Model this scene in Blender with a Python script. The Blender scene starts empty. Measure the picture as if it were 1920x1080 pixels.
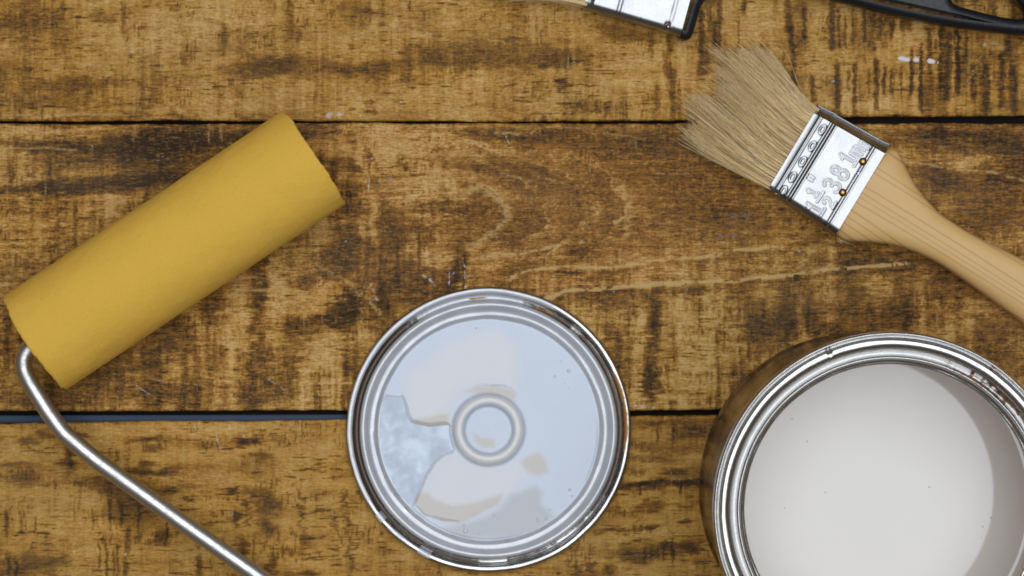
import bpy, math, random
import numpy as np
from mathutils import Vector

scene = bpy.context.scene
C = scene.collection

# ------------------------------------------------------------------ camera, world, light, exposure
D = 1.25            # camera height above the table top (m)
S = 0.0002          # metres on the table top per photograph pixel
cam_d = bpy.data.cameras.new('camera')
cam_d.sensor_width = 36.0
cam_d.lens = 36.0 * D / (1920 * S)
cam_d.clip_start = 0.02
cam_d.clip_end = 50
cam_d.dof.use_dof = True
cam_d.dof.focus_distance = D - 0.060
cam_d.dof.aperture_fstop = 14
cam = bpy.data.objects.new('camera', cam_d)
C.objects.link(cam)
cam.location = (0, 0, D)
cam.rotation_euler = (0, 0, 0)
scene.camera = cam

world = bpy.data.worlds.new("World")
scene.world = world
world.use_nodes = True
bg = world.node_tree.nodes['Background']
bg.inputs['Color'].default_value = (1.0, 0.86, 0.70, 1)
bg.inputs['Strength'].default_value = 0.11

def area(name, loc, target, sx, sy, power, color):
    l = bpy.data.lights.new(name, 'AREA')
    l.shape = 'RECTANGLE'; l.size = sx; l.size_y = sy
    l.energy = power; l.color = color
    o = bpy.data.objects.new(name, l); C.objects.link(o)
    o.location = loc
    d = Vector(target) - Vector(loc)
    o.rotation_euler = d.to_track_quat('-Z', 'Y').to_euler()
    return o
area('window_light', (0.16, 0.27, 2.5), (0.06, 0.05, 0), 2.3, 2.4, 57, (0.91, 0.955, 1.0))

scene.view_settings.view_transform = 'Standard'
scene.view_settings.look = 'None'
scene.view_settings.exposure = 0.0
scene.view_settings.gamma = 1.0
scene.view_settings.use_curve_mapping = False
scene.render.engine = 'CYCLES'
scene.cycles.max_bounces = 8

# ------------------------------------------------------------------ small helpers
def P(px, py, z=0.0):
    """place in the world of a photograph pixel lying at height z (the camera looks straight down)"""
    k = S * (1 - z / D)
    return Vector(((px - 960) * k, (540 - py) * k, z))

def hashv(ix, iy, seed):
    n = (ix.astype(np.int64) * 374761393 + iy.astype(np.int64) * 668265263 + seed * 2147483647 + 1013904223) & 0xFFFFFFFF
    n = ((n ^ (n >> 13)) * 1274126177) & 0xFFFFFFFF
    n = ((n ^ (n >> 16)) * 2246822519) & 0xFFFFFFFF
    return ((n ^ (n >> 15)) & 0xFFFFFF) / float(0xFFFFFF)

def vnoise(x, y, seed):
    ix = np.floor(x); iy = np.floor(y)
    fx = x - ix; fy = y - iy
    fx = fx * fx * (3 - 2 * fx); fy = fy * fy * (3 - 2 * fy)
    a = hashv(ix, iy, seed); b = hashv(ix + 1, iy, seed)
    c = hashv(ix, iy + 1, seed); d = hashv(ix + 1, iy + 1, seed)
    return (a * (1 - fx) + b * fx) * (1 - fy) + (c * (1 - fx) + d * fx) * fy

def fbm(x, y, seed, octs=4, gain=0.55):
    s = 0; amp = 1; tot = 0
    for o in range(octs):
        s = s + amp * vnoise(x * 2 ** o + 17.3 * o, y * 2 ** o + 5.1 * o, seed + o)
        tot += amp; amp *= gain
    return s / tot

def sstep(a, b, x):
    t = np.clip((x - a) / (b - a), 0, 1)
    return t * t * (3 - 2 * t)

def seg_dist(x, y, pts):
    """distance to a polyline and the parameter 0..1 along it"""
    best = np.full(x.shape, 1e9); par = np.zeros(x.shape)
    n = len(pts) - 1
    for i in range(n):
        ax, ay = pts[i]; bx, by = pts[i + 1]
        dx, dy = bx - ax, by - ay
        t = np.clip(((x - ax) * dx + (y - ay) * dy) / (dx * dx + dy * dy + 1e-12), 0, 1)
        d = np.hypot(x - ax - t * dx, y - ay - t * dy)
        m = d < best
        best = np.where(m, d, best); par = np.where(m, (i + t) / n, par)
    return best, par

def poly_sd(x, y, pts):
    """signed distance to a polygon, positive inside"""
    d, _ = seg_dist(x, y, list(pts) + [pts[0]])
    inside = np.zeros(x.shape, bool)
    n = len(pts)
    for i in range(n):
        x1, y1 = pts[i]; x2, y2 = pts[(i + 1) % n]
        if y1 == y2: continue
        c = ((y1 > y) != (y2 > y)) & (x < (x2 - x1) * (y - y1) / (y2 - y1) + x1)
        inside ^= c
    return np.where(inside, d, -d)

def link(name, me, mat=None, parent=None, smooth=True):
    o = bpy.data.objects.new(name, me); C.objects.link(o)
    if mat: me.materials.append(mat)
    if parent: o.parent = parent
    if smooth and len(me.polygons):
        me.polygons.foreach_set('use_smooth', np.ones(len(me.polygons), bool))
    return o

def mesh_np(name, verts, quads, attrs=None, tris=None):
    """build a mesh from numpy arrays quickly"""
    me = bpy.data.meshes.new(name)
    nq = len(quads); nt = 0 if tris is None else len(tris)
    me.vertices.add(len(verts))
    me.vertices.foreach_set('co', np.asarray(verts, np.float32).ravel())
    loops = np.asarray(quads, np.int32).ravel()
    starts = np.arange(nq, dtype=np.int32) * 4
    if nt:
        loops = np.concatenate([loops, np.asarray(tris, np.int32).ravel()])
        starts = np.concatenate([starts, nq * 4 + np.arange(nt, dtype=np.int32) * 3])
    me.loops.add(len(loops)); me.loops.foreach_set('vertex_index', loops)
    me.polygons.add(nq + nt); me.polygons.foreach_set('loop_start', starts)
    me.update(calc_edges=True)
    for k, v in (attrs or {}).items():
        a = me.attributes.new(k, 'FLOAT', 'POINT')
        a.data.foreach_set('value', np.asarray(v, np.float32).ravel())
    me.validate()
    return me

def grid_quads(nu, nv, wrap_u=False, wrap_v=False, flip=False):
    """quads of a grid whose vertex index is i*nv + j"""
    iu = np.arange(nu if wrap_u else nu - 1); iv = np.arange(nv if wrap_v else nv - 1)
    I, J = np.meshgrid(iu, iv, indexing='ij')
    I2 = (I + 1) % nu; J2 = (J + 1) % nv
    q = np.stack([I * nv + J, I2 * nv + J, I2 * nv + J2, I * nv + J2], -1).reshape(-1, 4)
    return q[:, ::-1] if flip else q

def resample(pts, step):
    out = [pts[0]]
    for a, b in zip(pts[:-1], pts[1:]):
        L = math.dist(a, b); n = max(1, int(math.ceil(L / step)))
        for i in range(1, n + 1):
            t = i / n; out.append(tuple(a[k] + (b[k] - a[k]) * t for k in range(len(a))))
    return out

def catmull(pts, per=8):
    pts = [np.array(p, float) for p in pts]
    ext = [2 * pts[0] - pts[1]] + pts + [2 * pts[-1] - pts[-2]]
    out = []
    for i in range(1, len(ext) - 2):
        p0, p1, p2, p3 = ext[i - 1:i + 3]
        for k in range(per):
            t = k / per
            out.append(0.5 * ((2 * p1) + (-p0 + p2) * t + (2 * p0 - 5 * p1 + 4 * p2 - p3) * t * t + (-p0 + 3 * p1 - 3 * p2 + p3) * t ** 3))
    out.append(pts[-1])
    return np.array(out)

def lathe(name, prof, n, mat, parent=None, closed=False, fn=None, cap=None, attrf=None):
    """prof: list of (r, z). fn(verts)->verts ; attrf(verts)->dict"""
    m = len(prof); pr = np.array(prof)
    th = np.arange(n) * 2 * math.pi / n
    V = np.zeros((n, m, 3))
    V[:, :, 0] = np.cos(th)[:, None] * pr[None, :, 0]
    V[:, :, 1] = np.sin(th)[:, None] * pr[None, :, 0]
    V[:, :, 2] = pr[None, :, 1]
    V = V.reshape(-1, 3)
    at = attrf(V) if attrf else None
    if fn: V = fn(V)
    q = grid_quads(n, m, wrap_u=True, wrap_v=closed)
    me = mesh_np(name, V, q, at)
    return link(name, me, mat, parent)

def tube_mesh(name, pts, rad, sides=16, capped=True, attrs=None):
    pts = np.array(pts, float); n = len(pts)
    rad = np.full(n, rad) if np.isscalar(rad) else np.array(rad)
    T = np.gradient(pts, axis=0); T /= np.linalg.norm(T, axis=1)[:, None]
    N = np.cross(T[0], [0, 0, 1.0])
    if np.linalg.norm(N) < 1e-3: N = np.cross(T[0], [0, 1.0, 0])
    N /= np.linalg.norm(N)
    th = np.arange(sides) * 2 * math.pi / sides
    V = []
    for i in range(n):
        N = N - T[i] * np.dot(N, T[i]); N /= np.linalg.norm(N)
        B = np.cross(T[i], N)
        V.append(pts[i] + rad[i] * (np.cos(th)[:, None] * N + np.sin(th)[:, None] * B))
    V = np.array(V).reshape(-1, 3)
    q = grid_quads(n, sides, wrap_v=True)
    tris = []
    if capped:
        a = len(V); V = np.vstack([V, pts[0], pts[-1]])
        for j in range(sides):
            j2 = (j + 1) % sides
            tris.append((a, j, j2)); tris.append((a + 1, (n - 1) * sides + j2, (n - 1) * sides + j))
    return mesh_np(name, V, q, attrs, tris=np.array(tris) if tris else None)

def thing(name, label, cat, loc=(0, 0, 0), rot=(0, 0, 0), group=None):
    o = bpy.data.objects.new(name, None); C.objects.link(o)
    o.empty_display_size = 0.01
    o.location = loc; o.rotation_euler = rot
    o['label'] = label; o['category'] = cat
    if group: o['group'] = group
    return o

# ------------------------------------------------------------------ material helpers
class Mat:
    def __init__(self, name):
        self.m = bpy.data.materials.new(name); self.m.use_nodes = True
        self.nt = self.m.node_tree; self.n = self.nt.nodes; self.l = self.nt.links
        self.b = self.n['Principled BSDF']
        self.tc = self.n.new('ShaderNodeTexCoord')
    def _in(self, sock, v):
        if hasattr(v, 'is_output') or isinstance(v, bpy.types.NodeSocket): self.l.new(v, sock)
        else: sock.default_value = v
    def set(self, **kw):
        for k, v in kw.items(): self._in(self.b.inputs[k.replace('_', ' ')], v)
        return self
    def attr(self, name):
        a = self.n.new('ShaderNodeAttribute'); a.attribute_name = name; return a.outputs['Fac']
    def map(self, scale=(1, 1, 1), rot=(0, 0, 0), src='Object', vec=None):
        mp = self.n.new('ShaderNodeMapping')
        mp.inputs['Scale'].default_value = scale; mp.inputs['Rotation'].default_value = rot
        self.l.new(vec if vec is not None else self.tc.outputs[src], mp.inputs['Vector'])
        return mp.outputs[0]
    def noise(self, vec, scale=1.0, detail=4, rough=0.55, dist=0.0):
        t = self.n.new('ShaderNodeTexNoise')
        t.inputs['Scale'].default_value = scale; t.inputs['Detail'].default_value = detail
        t.inputs['Roughness'].default_value = rough; t.inputs['Distortion'].default_value = dist
        self.l.new(vec, t.inputs['Vector']); return t.outputs['Fac']
    def math(self, op, a, b=0.0, c=None, clamp=False):
        t = self.n.new('ShaderNodeMath'); t.operation = op; t.use_clamp = clamp
        self._in(t.inputs[0], a); self._in(t.inputs[1], b)
        if c is not None: self._in(t.inputs[2], c)
        return t.outputs[0]
    def rng(self, v, a, b, c=0.0, d=1.0, smooth=True):
        t = self.n.new('ShaderNodeMapRange')
        if smooth: t.interpolation_type = 'SMOOTHSTEP'
        self._in(t.inputs[0], v)
        for i, x in zip((1, 2, 3, 4), (a, b, c, d)): t.inputs[i].default_value = x
        return t.outputs[0]
    def mix(self, f, a, b, mode='MIX'):
        t = self.n.new('ShaderNodeMix'); t.data_type = 'RGBA'; t.blend_type = mode
        self._in(t.inputs[0], f)
        for s, v in ((t.inputs[6], a), (t.inputs[7], b)):
            if isinstance(v, tuple) and len(v) == 3: v = (*v, 1)
            self._in(s, v)
        return t.outputs[2]
    def ramp(self, v, stops, interp='LINEAR'):
        t = self.n.new('ShaderNodeValToRGB'); cr = t.color_ramp; cr.interpolation = interp
        while len(cr.elements) < len(stops): cr.elements.new(0.5)
        for e, (p, c) in zip(cr.elements, stops): e.position = p; e.color = (*c, 1)
        self._in(t.inputs[0], v); return t.outputs[0]
    def bump(self, h, strength=0.3, dist=0.0005, normal=None):
        t = self.n.new('ShaderNodeBump'); t.inputs['Strength'].default_value = strength
        t.inputs['Distance'].default_value = dist
        self.l.new(h, t.inputs['Height'])
        if normal is not None: self.l.new(normal, t.inputs['Normal'])
        return t.outputs[0]

# ------------------------------------------------------------------ WOOD
def wood_material():
    m = Mat('weathered_stained_wood')
    obj = m.tc.outputs['Object']
    stain = m.attr('stain'); tone = m.attr('tone'); pale = m.attr('pale')
    fib = m.noise(m.map((260, 2600, 1000)), 1.0, 5, 0.6, 0.3)          # short horizontal fibres
    fib2 = m.noise(m.map((90, 1500, 500)), 1.0, 4, 0.6, 0.6)
    grit = m.noise(m.map((800, 1250, 1000)), 1.0, 4, 0.72)
    hatch = m.noise(m.map((620, 110, 400)), 1.0, 4, 0.65, 0.8)        # fine crosswise saw hatching
    mott = m.noise(m.map((330, 500, 300)), 1.0, 4, 0.6, 0.4)
    tex = m.attr('wear')
    v = m.math('MULTIPLY', m.math('SUBTRACT', fib, 0.5), 0.95)
    v = m.math('ADD', v, m.math('MULTIPLY', m.math('SUBTRACT', fib2, 0.5), 0.50))
    v = m.math('ADD', v, m.math('MULTIPLY', m.math('SUBTRACT', grit, 0.5), 1.05))
    v = m.math('ADD', v, m.math('MULTIPLY', m.math('SUBTRACT', hatch, 0.5), 0.32))
    v = m.math('ADD', v, m.math('MULTIPLY', m.math('SUBTRACT', mott, 0.5), 0.55))
    v = m.math('ADD', stain, m.math('MULTIPLY', v, tex))
    golden = m.ramp(v, [(0.0, (0.66, 0.43, 0.160)), (0.22, (0.49, 0.275, 0.060)), (0.40, (0.355, 0.176, 0.028)), (0.56, (0.220, 0.103, 0.019)),
                        (0.72, (0.118, 0.058, 0.016)), (0.88, (0.058, 0.031, 0.013)), (1.0, (0.030, 0.018, 0.010))])
    red = m.ramp(v, [(0.0, (0.67, 0.425, 0.185)), (0.22, (0.47, 0.250, 0.070)), (0.40, (0.320, 0.142, 0.030)), (0.56, (0.210, 0.090, 0.020)),
                     (0.72, (0.116, 0.054, 0.017)), (0.88, (0.055, 0.030, 0.013)), (1.0, (0.029, 0.018, 0.010))])
    col = m.mix(m.rng(tone, 0, 1, smooth=False), golden, red)
    big = m.noise(m.map((14, 40, 20)), 1.0, 3, 0.5)
    col = m.mix(m.rng(big, 0.35, 0.75, 0.0, 0.12), col, (0.30, 0.22, 0.12))
    # stain worn off the high grain, and open pores
    chip = m.noise(m.map((270, 1050, 500)), 1.0, 5, 0.72, 0.5)
    chip2 = m.noise(m.map((900, 210, 500)), 1.0, 4, 0.7, 0.4)
    cf = m.math('MAXIMUM', m.rng(chip, 0.55, 0.63, 0, 1), m.math('MULTIPLY', m.rng(chip2, 0.58, 0.68, 0, 1), 0.45))
    cf = m.math('MULTIPLY', cf, tex)
    col = m.mix(m.math('MULTIPLY', cf, m.rng(v, 0.30, 0.95, 0.50, 0.34)), col, (0.46, 0.275, 0.08))
    pore = m.noise(m.map((560, 1700, 500)), 1.0, 4, 0.75)
    col = m.mix(m.rng(pore, 0.57, 0.68, 0, 0.5), col, (0.085, 0.050, 0.020))
    # worn pale grain and paint flecks
    pv = m.math('ADD', pale, m.math('MULTIPLY', m.math('ADD', m.math('SUBTRACT', fib, 0.5), m.math('SUBTRACT', grit, 0.5)), 0.9))
    col = m.mix(m.math('MULTIPLY', m.rng(pv, 0.20, 0.65), 0.78), col, (0.60, 0.41, 0.17))
    fl = m.attr('fleck')
    col = m.mix(m.rng(m.math('ADD', fl, m.math('MULTIPLY', m.math('SUBTRACT', grit, 0.5), 0.9)), 0.42, 0.80, 0, 0.62), col, (0.62, 0.63, 0.66))
    bl = m.attr('blue')
    col = m.mix(m.rng(m.math('ADD', bl, m.math('MULTIPLY', m.math('SUBTRACT', grit, 0.5), 0.9)), 0.42, 0.75, 0, 0.75), col, (0.10, 0.16, 0.30))
    h = m.math('SUBTRACT', m.math('ADD', m.math('MULTIPLY', fib, 0.9), m.math('MULTIPLY', grit, 0.5)), m.math('MULTIPLY', stain, 0.5))
    m.set(Base_Color=col, Roughness=m.rng(v, 0.1, 0.9, 0.46, 0.62), Specular_IOR_Level=0.09, Normal=m.bump(h, 0.55, 0.0004))
    return m.m
WOOD = wood_material()

# dark stains, and the wire arm's shadow painted in: (cx, cy, rx, ry, amount, rotation in degrees) in photograph pixels
ELL = [
 # plank one (top)
 (60, 40, 90, 34, .26, 0), (190, 30, 30, 10, .25, 0), (50, 120, 40, 40, .12, 0), (20, 170, 60, 50, .16, 0), (150, 190, 120, 30, .15, 0),
 (150, 158, 90, 14, .25, -4), (520, 122, 75, 14, .36, -4), (600, 130, 200, 16, .15, -3), (690, 128, 60, 14, .18, 0),
 (820, 112, 90, 22, .25, 0), (930, 100, 110, 26, .22, 0), (1060, 112, 80, 16, .32, -4), (720, 145, 60, 16, .16, 0), (700, 20, 60, 20, .12, 0),
 (1180, 65, 60, 14, .22, 8), (1130, 205, 90, 18, .14, 0), (1052, 155, 9, 9, .85, 0), (300, 60, 90, 40, -.16, 0), (470, 30, 80, 30, -.10, 0),
 (500, 185, 140, 30, -.04, 0), (800, 180, 160, 40, -.10, 0), (640, 90, 60, 30, -.08, 0), (1250, 130, 40, 60, -.12, 0), (1180, 135, 50, 30, -.10, 0),
 (1560, 150, 30, 60, -.05, 0), (1690, 85, 38, 30, -.16, 0), (1400, 40, 50, 50, -.13, 0), (1820, 160, 110, 70, .16, 0), (1860, 90, 80, 40, .12, 0), (1480, 60, 50, 60, .08, 0),
 (1620, 70, 50, 40, .12, 0), (1600, 190, 120, 20, -.12, 0), (1780, 195, 25, 25, -.12, 0),
 # plank two: left
 (60, 252, 110, 14, -.22, 0), (90, 272, 70, 14, .38, 2), (290, 268, 150, 26, .55, -3), (250, 300, 160, 22, .42, 0), (400, 262, 120, 30, .30, 0),
 (60, 300, 70, 20, -.10, 0), (60, 356, 60, 9, .50, -3), (190, 346, 120, 16, .62, -5), (300, 335, 60, 14, .45, -8), (60, 400, 90, 30, .05, 0),
 (60, 440, 50, 30, .04, 0), (30, 500, 60, 30, .0, 0), (560, 252, 30, 14, .35, 0), (600, 245, 50, 18, .3, 0), (620, 300, 40, 14, .30, 0), (625, 350, 30, 30, .2, 0),
 (20, 640, 50, 80, .12, 0), (60, 745, 70, 20, .22, 0),
 (165, 700, 60, 30, .18, 0), (330, 620, 40, 40, .32, 0), (250, 680, 70, 30, .16, 0),
 (395, 570, 22, 40, .42, 0), (487, 530, 15, 70, .50, 4), (478, 660, 16, 60, .50, 4), (470, 740, 18, 40, .42, 0), (310, 740, 80, 26, .34, 0),
 (545, 650, 40, 60, .38, 6), (530, 720, 34, 40, .40, 0), (560, 610, 40, 16, .35, 0), (620, 490, 34, 36, .46, 0), (580, 530, 20, 20, .36, 0),
 (655, 470, 20, 40, .42, 0), (640, 590, 30, 30, .50, 0), (665, 570, 18, 36, .50, 0), (610, 600, 26, 14, .45, 0), (655, 690, 14, 60, .36, 0),
 (430, 650, 26, 80, -.16, 0), (590, 690, 40, 50, -.24, 0), (520, 560, 24, 60, -.14, 0), (450, 600, 24, 50, -.10, 0),
 # plank two: middle
 (730, 260, 110, 30, -.26, 0), (700, 300, 60, 22, -.20, 0), (800, 340, 60, 40, -.26, 0), (790, 375, 50, 12, -.20, 0), (660, 260, 20, 20, .20, 0),
 (690, 292, 7, 24, .45, 4), (708, 300, 5, 20, .3, 4), (650, 310, 18, 14, .35, 0), (755, 310, 12, 26, .25, 0), (652, 390, 26, 60, .32, 0),
 (730, 430, 26, 50, .34, 0), (690, 480, 20, 50, .20, 0), (815, 380, 40, 16, .32, 0), (780, 430, 40, 20, .26, 0), (880, 420, 40, 40, .28, 0),
 (755, 520, 26, 34, .38, 0), (810, 530, 34, 30, .42, 0), (856, 500, 14, 40, .62, 4), (840, 540, 14, 20, .5, 0), (720, 560, 20, 40, .50, 0),
 (775, 560, 30, 26, .22, 0), (700, 600, 14, 30, .2, 0),
 (900, 255, 60, 12, .30, 8), (980, 262, 60, 14, .42, 10), (1040, 250, 60, 14, .24, 0), (1100, 260, 140, 26, .28, 4), (1230, 265, 90, 28, .34, 0),
 (900, 310, 100, 14, .30, 8), (1000, 340, 110, 30, .30, 8), (1150, 320, 160, 50, .24, 0), (1260, 300, 80, 50, .24, 0), (970, 430, 60, 40, .34, 0),
 (1060, 400, 90, 50, .24, 0), (1088, 472, 17, 9, .55, 0), (1080, 465, 50, 26, .24, 0), (1180, 440, 90, 50, .24, 0), (900, 390, 30, 30, .28, 0),
 (1280, 400, 90, 70, .22, 0), (940, 450, 60, 14, .24, 0), (1000, 500, 60, 10, .20, -8), (940, 520, 30, 14, .30, 0), (1060, 510, 30, 6, .3, -6),
 (1150, 515, 120, 8, .22, 0), (1260, 546, 90, 8, .42, 0), (1110, 555, 60, 18, .32, 0), (1200, 570, 70, 16, .25, 0),
 (1320, 360, 80, 60, .22, 0), (1400, 420, 80, 40, .22, 0), (1340, 400, 60, 20, .16, 0), (1380, 340, 30, 40, .16, 0),
 # plank two: lower middle and right
 (1228, 590, 15, 50, .42, 0), (1222, 720, 16, 40, .60, 0), (1215, 670, 20, 60, .28, 0), (1300, 560, 20, 50, .26, 0), (1275, 650, 40, 30, .20, 0), (1290, 720, 24, 40, .18, 0),
 (1198, 640, 12, 80, -.18, 0), (1330, 590, 12, 60, -.18, 0), (1320, 690, 40, 60, -.22, 0), (1375, 620, 22, 40, -.12, 0), (1410, 610, 24, 40, .36, 0),
 (1460, 610, 40, 34, .44, 0), (1480, 560, 30, 40, .30, 0), (1395, 700, 18, 40, .34, 0), (1530, 590, 24, 40, .36, 0), (1600, 560, 40, 50, .26, 0), (1560, 620, 60, 20, .30, 0), (1680, 600, 60, 30, .26, 0),
 (1460, 690, 60, 24, -.14, 0), (1505, 600, 8, 60, -.2, 0), (1690, 560, 16, 60, .26, 0), (1640, 540, 14, 50, -.16, 0), (1760, 580, 50, 50, .22, 0), (1850, 640, 60, 40, .26, 0), (1900, 720, 40, 60, .2, 0),
 (1640, 490, 140, 22, .34, 0), (1800, 520, 60, 40, .32, 0), (1560, 450, 60, 14, .30, 0), (1720, 250, 60, 14, .25, 0),
 (1820, 260, 120, 24, .46, 0), (1760, 330, 40, 40, .42, 0), (1850, 350, 90, 40, .38, 0), (1900, 290, 50, 40, .36, 0), (1850, 410, 90, 30, .30, 0), (1780, 300, 60, 12, -.2, 4),
 # plank three
 (130, 850, 10, 32, .50, 0), (60, 828, 26, 6, .42, 0), (20, 868, 26, 5, .42, 0), (150, 815, 16, 6, .5, 0), (90, 815, 20, 8, .3, 0), (70, 890, 60, 20, .16, 0),
 (270, 826, 34, 5, .45, 0), (290, 842, 18, 5, .35, 0), (283, 885, 46, 7, .58, 0), (310, 892, 14, 5, .4, 0), (318, 921, 16, 5, .50, 0), (275, 870, 16, 6, .40, 0),
 (125, 868, 14, 6, .4, 0), (210, 905, 60, 16, .22, 0), (250, 950, 70, 50, .26, 0), (298, 1008, 14, 14, .52, 0), (60, 1060, 60, 20, .36, 0), (30, 1080, 40, 16, .3, 0),  # wide blotch below the wire arm: its shadow painted into the wood
 (355, 938, 8, 7, .45, 0), (466, 828, 26, 4.5, .62, 4), (492, 856, 20, 5, .34, 8), (437, 920, 6, 12, .52, 0), (463, 940, 8, 22, .42, 0), (442, 975, 9, 16, .58, 0), (468, 980, 6, 12, .42, 0),
 (500, 938, 18, 22, .46, 0), (500, 984, 16, 14, .50, 20), (525, 945, 10, 8, .4, 0), (410, 980, 20, 4, .36, 0), (565, 950, 4, 40, .42, 0), (645, 935, 5, 16, .42, 0), (600, 958, 36, 3, .42, -4),
 (625, 980, 5, 18, .34, 0), (650, 980, 8, 18, .32, 0), (575, 1010, 12, 12, .36, 0), (660, 1045, 6, 20, .46, 0), (450, 1030, 10, 20, .5, 0), (510, 1050, 9, 14, .4, 0), (580, 1075, 12, 8, .4, 0),
 (600, 830, 80, 16, -.04, 0), (350, 805, 160, 16, -.14, 0), (100, 960, 120, 40, -.08, 0), (180, 1020, 80, 30, -.1, 0), (560, 890, 60, 30, -.08, 0),
 (1230, 792, 30, 7, .42, 0), (1270, 800, 8, 20, .36, 0), (1300, 812, 30, 12, .32, 0), (1200, 860, 60, 8, .24, 0), (1340, 800, 60, 16, .20, 0),
 (1200, 911, 40, 9, .68, 4), (1270, 906, 80, 7, .60, 0), (1265, 886, 30, 5, .5, 0), (1190, 885, 20, 8, .2, 0), (1220, 952, 22, 9, .46, 0), (1275, 948, 40, 4, .28, -3), (1160, 955, 20, 10, .3, 0),
 (1150, 997, 30, 4.5, .56, -4), (1215, 987, 26, 5.5, .62, -10), (1285, 981, 9, 5, .64, 0), (1255, 1024, 16, 8, .60, 0), (1290, 1030, 20, 12, .56, 0), (1230, 1040, 40, 16, .40, 0), (1168, 1040, 30, 16, .30, 0),
 (1088, 1072, 8, 14, .42, 0), (1110, 1066, 6, 14, .46, 0), (1140, 1070, 12, 16, .3, 0), (1240, 820, 110, 30, .10, 0), (1240, 970, 100, 30, -.10, 0),
]
# dark saw marks: (x, y0, y1, width, amount)
STREAK = [
 (232, 0, 60, 7, .28), (118, 0, 30, 6, .2), (345, 60, 120, 10, .18), (420, 50, 100, 6, .16), (440, 0, 30, 5, .12), (545, 0, 60, 8, .20), (560, 60, 80, 6, .2),
 (690, 0, 50, 5, .22), (718, 0, 30, 5, .18), (1255, 60, 150, 7, .34), (1262, 130, 220, 9, .36), (1274, 150, 220, 5, .36), (1232, 150, 215, 8, .2),
 (1222, 70, 110, 8, .26), (1246, 95, 135, 6, .34), (1315, 20, 95, 7, .5), (1318, 95, 140, 12, .45), (1340, 40, 86, 7, .5), (1350, 0, 86, 5, .4), (1330, 0, 60, 5, .3), (1395, 0, 24, 8, .62), (1385, 20, 90, 3, .25),
 (1478, 0, 60, 9, .42), (1484, 50, 95, 7, .5), (1508, 10, 70, 5, .48), (1488, 90, 190, 6, .45), (1525, 140, 190, 8, .55), (1430, 60, 100, 4, .25), (1440, 80, 220, 4, .2), (1470, 100, 180, 3, .25),
 (1560, 0, 95, 8, .5), (1573, 20, 90, 4, .45), (1585, 30, 90, 4, .42), (1600, 20, 90, 3, .35), (1622, 20, 80, 5, .45), (1636, 20, 95, 9, .5), (1650, 30, 75, 6, .45), (1672, 40, 72, 5, .5), (1692, 30, 66, 7, .5), (1705, 38, 60, 9, .5),
 (1570, 120, 208, 7, .56), (1590, 130, 170, 4, .35), (1602, 120, 208, 5, .48), (1628, 130, 175, 3, .3), (1643, 110, 205, 7, .55), (1658, 125, 180, 4, .52), (1670, 130, 175, 4, .36), (1690, 120, 200, 3, .26),
 (1710, 90, 175, 5, .58), (1727, 80, 210, 5, .56), (1742, 60, 140, 6, .4), (1765, 40, 170, 7, .52), (1778, 60, 190, 9, .5), (1796, 60, 180, 6, .5), (1812, 60, 110, 5, .4), (1825, 120, 190, 7, .42), (1850, 120, 210, 9, .46), (1878, 100, 200, 8, .42), (1900, 120, 215, 10, .46), (1890, 70, 110, 10, .35),
 (1900, 0, 60, 6, .3), (1863, 0, 36, 6, .3),
 (20, 300, 345, 7, .3), (60, 300, 345, 4, .2), (92, 295, 345, 5, .25), (108, 360, 480, 5, .16), (60, 380, 480, 6, .12), (140, 380, 440, 5, .16),
 (622, 300, 345, 6, .28), (600, 280, 340, 5, .25),
 (175, 960, 1000, 5, .12), (220, 1020, 1080, 4, .35), (188, 1020, 1060, 3, .38), (200, 1010, 1080, 4, .42), (212, 1030, 1080, 3, .4), (150, 905, 950, 4, .2), (140, 940, 975, 3, .2), (313, 970, 1010, 3, .5), (260, 945, 1010, 4, .32), (207, 940, 965, 4, .45), (228, 945, 985, 4, .4), (240, 990, 1040, 6, .3), (235, 1050, 1080, 7, .4),
 (475, 1010, 1070, 3, .32), (373, 1040, 1080, 8, .42), (370, 990, 1030, 4, .3), (330, 970, 1010, 3, .3), (12, 960, 1000, 4, .35), (66, 970, 1000, 3, .35), (40, 970, 1000, 3, .2), (16, 1040, 1080, 6, .4), (30, 1050, 1080, 5, .4),
 (1208, 1030, 1050, 3, .45), (1220, 1030, 1050, 3, .4), (1232, 1030, 1050, 3, .42), (1245, 1030, 1052, 3, .42), (1262, 1020, 1060, 3, .5), (1277, 905, 925, 3, .45), (1233, 800, 830, 3, .3), (1262, 800, 830, 4, .3), (1200, 915, 930, 3, .4),
 (1700, 560, 660, 10, .25), (1730, 560, 640, 8, -.2), (1585, 540, 620, 10, -.18), (1780, 600, 660, 12, -.2), (1820, 600, 680, 10, -.15), (1360, 470, 560, 8, -.14), (1555, 440, 500, 12, -.14),
 (1160, 620, 770, 9, .3), (1180, 590, 760, 7, .1), (1345, 620, 770, 5, .2), (1358, 600, 660, 4, .25), (1430, 560, 640, 5, .25), (1515, 560, 620, 5, .2),
 (370, 650, 770, 10, .24), (345, 650, 770, 7, .2), (300, 640, 770, 6, .22), (270, 650, 770, 5, .16), (230, 700, 770, 6, .2), (600, 700, 770, 4, .2), (630, 640, 770, 5, .2), (405, 600, 700, 8, .2), (415, 560, 600, 6, -.14),
 (785, 440, 540, 4, .28), (745, 440, 540, 5, .25), (765, 460, 530, 4, -.2), (800, 455, 500, 4, -.24), (680, 420, 520, 5, -.2), (700, 360, 460, 8, -.22), (712, 470, 560, 4, .25), (870, 470, 540, 3, .5),
]
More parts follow.
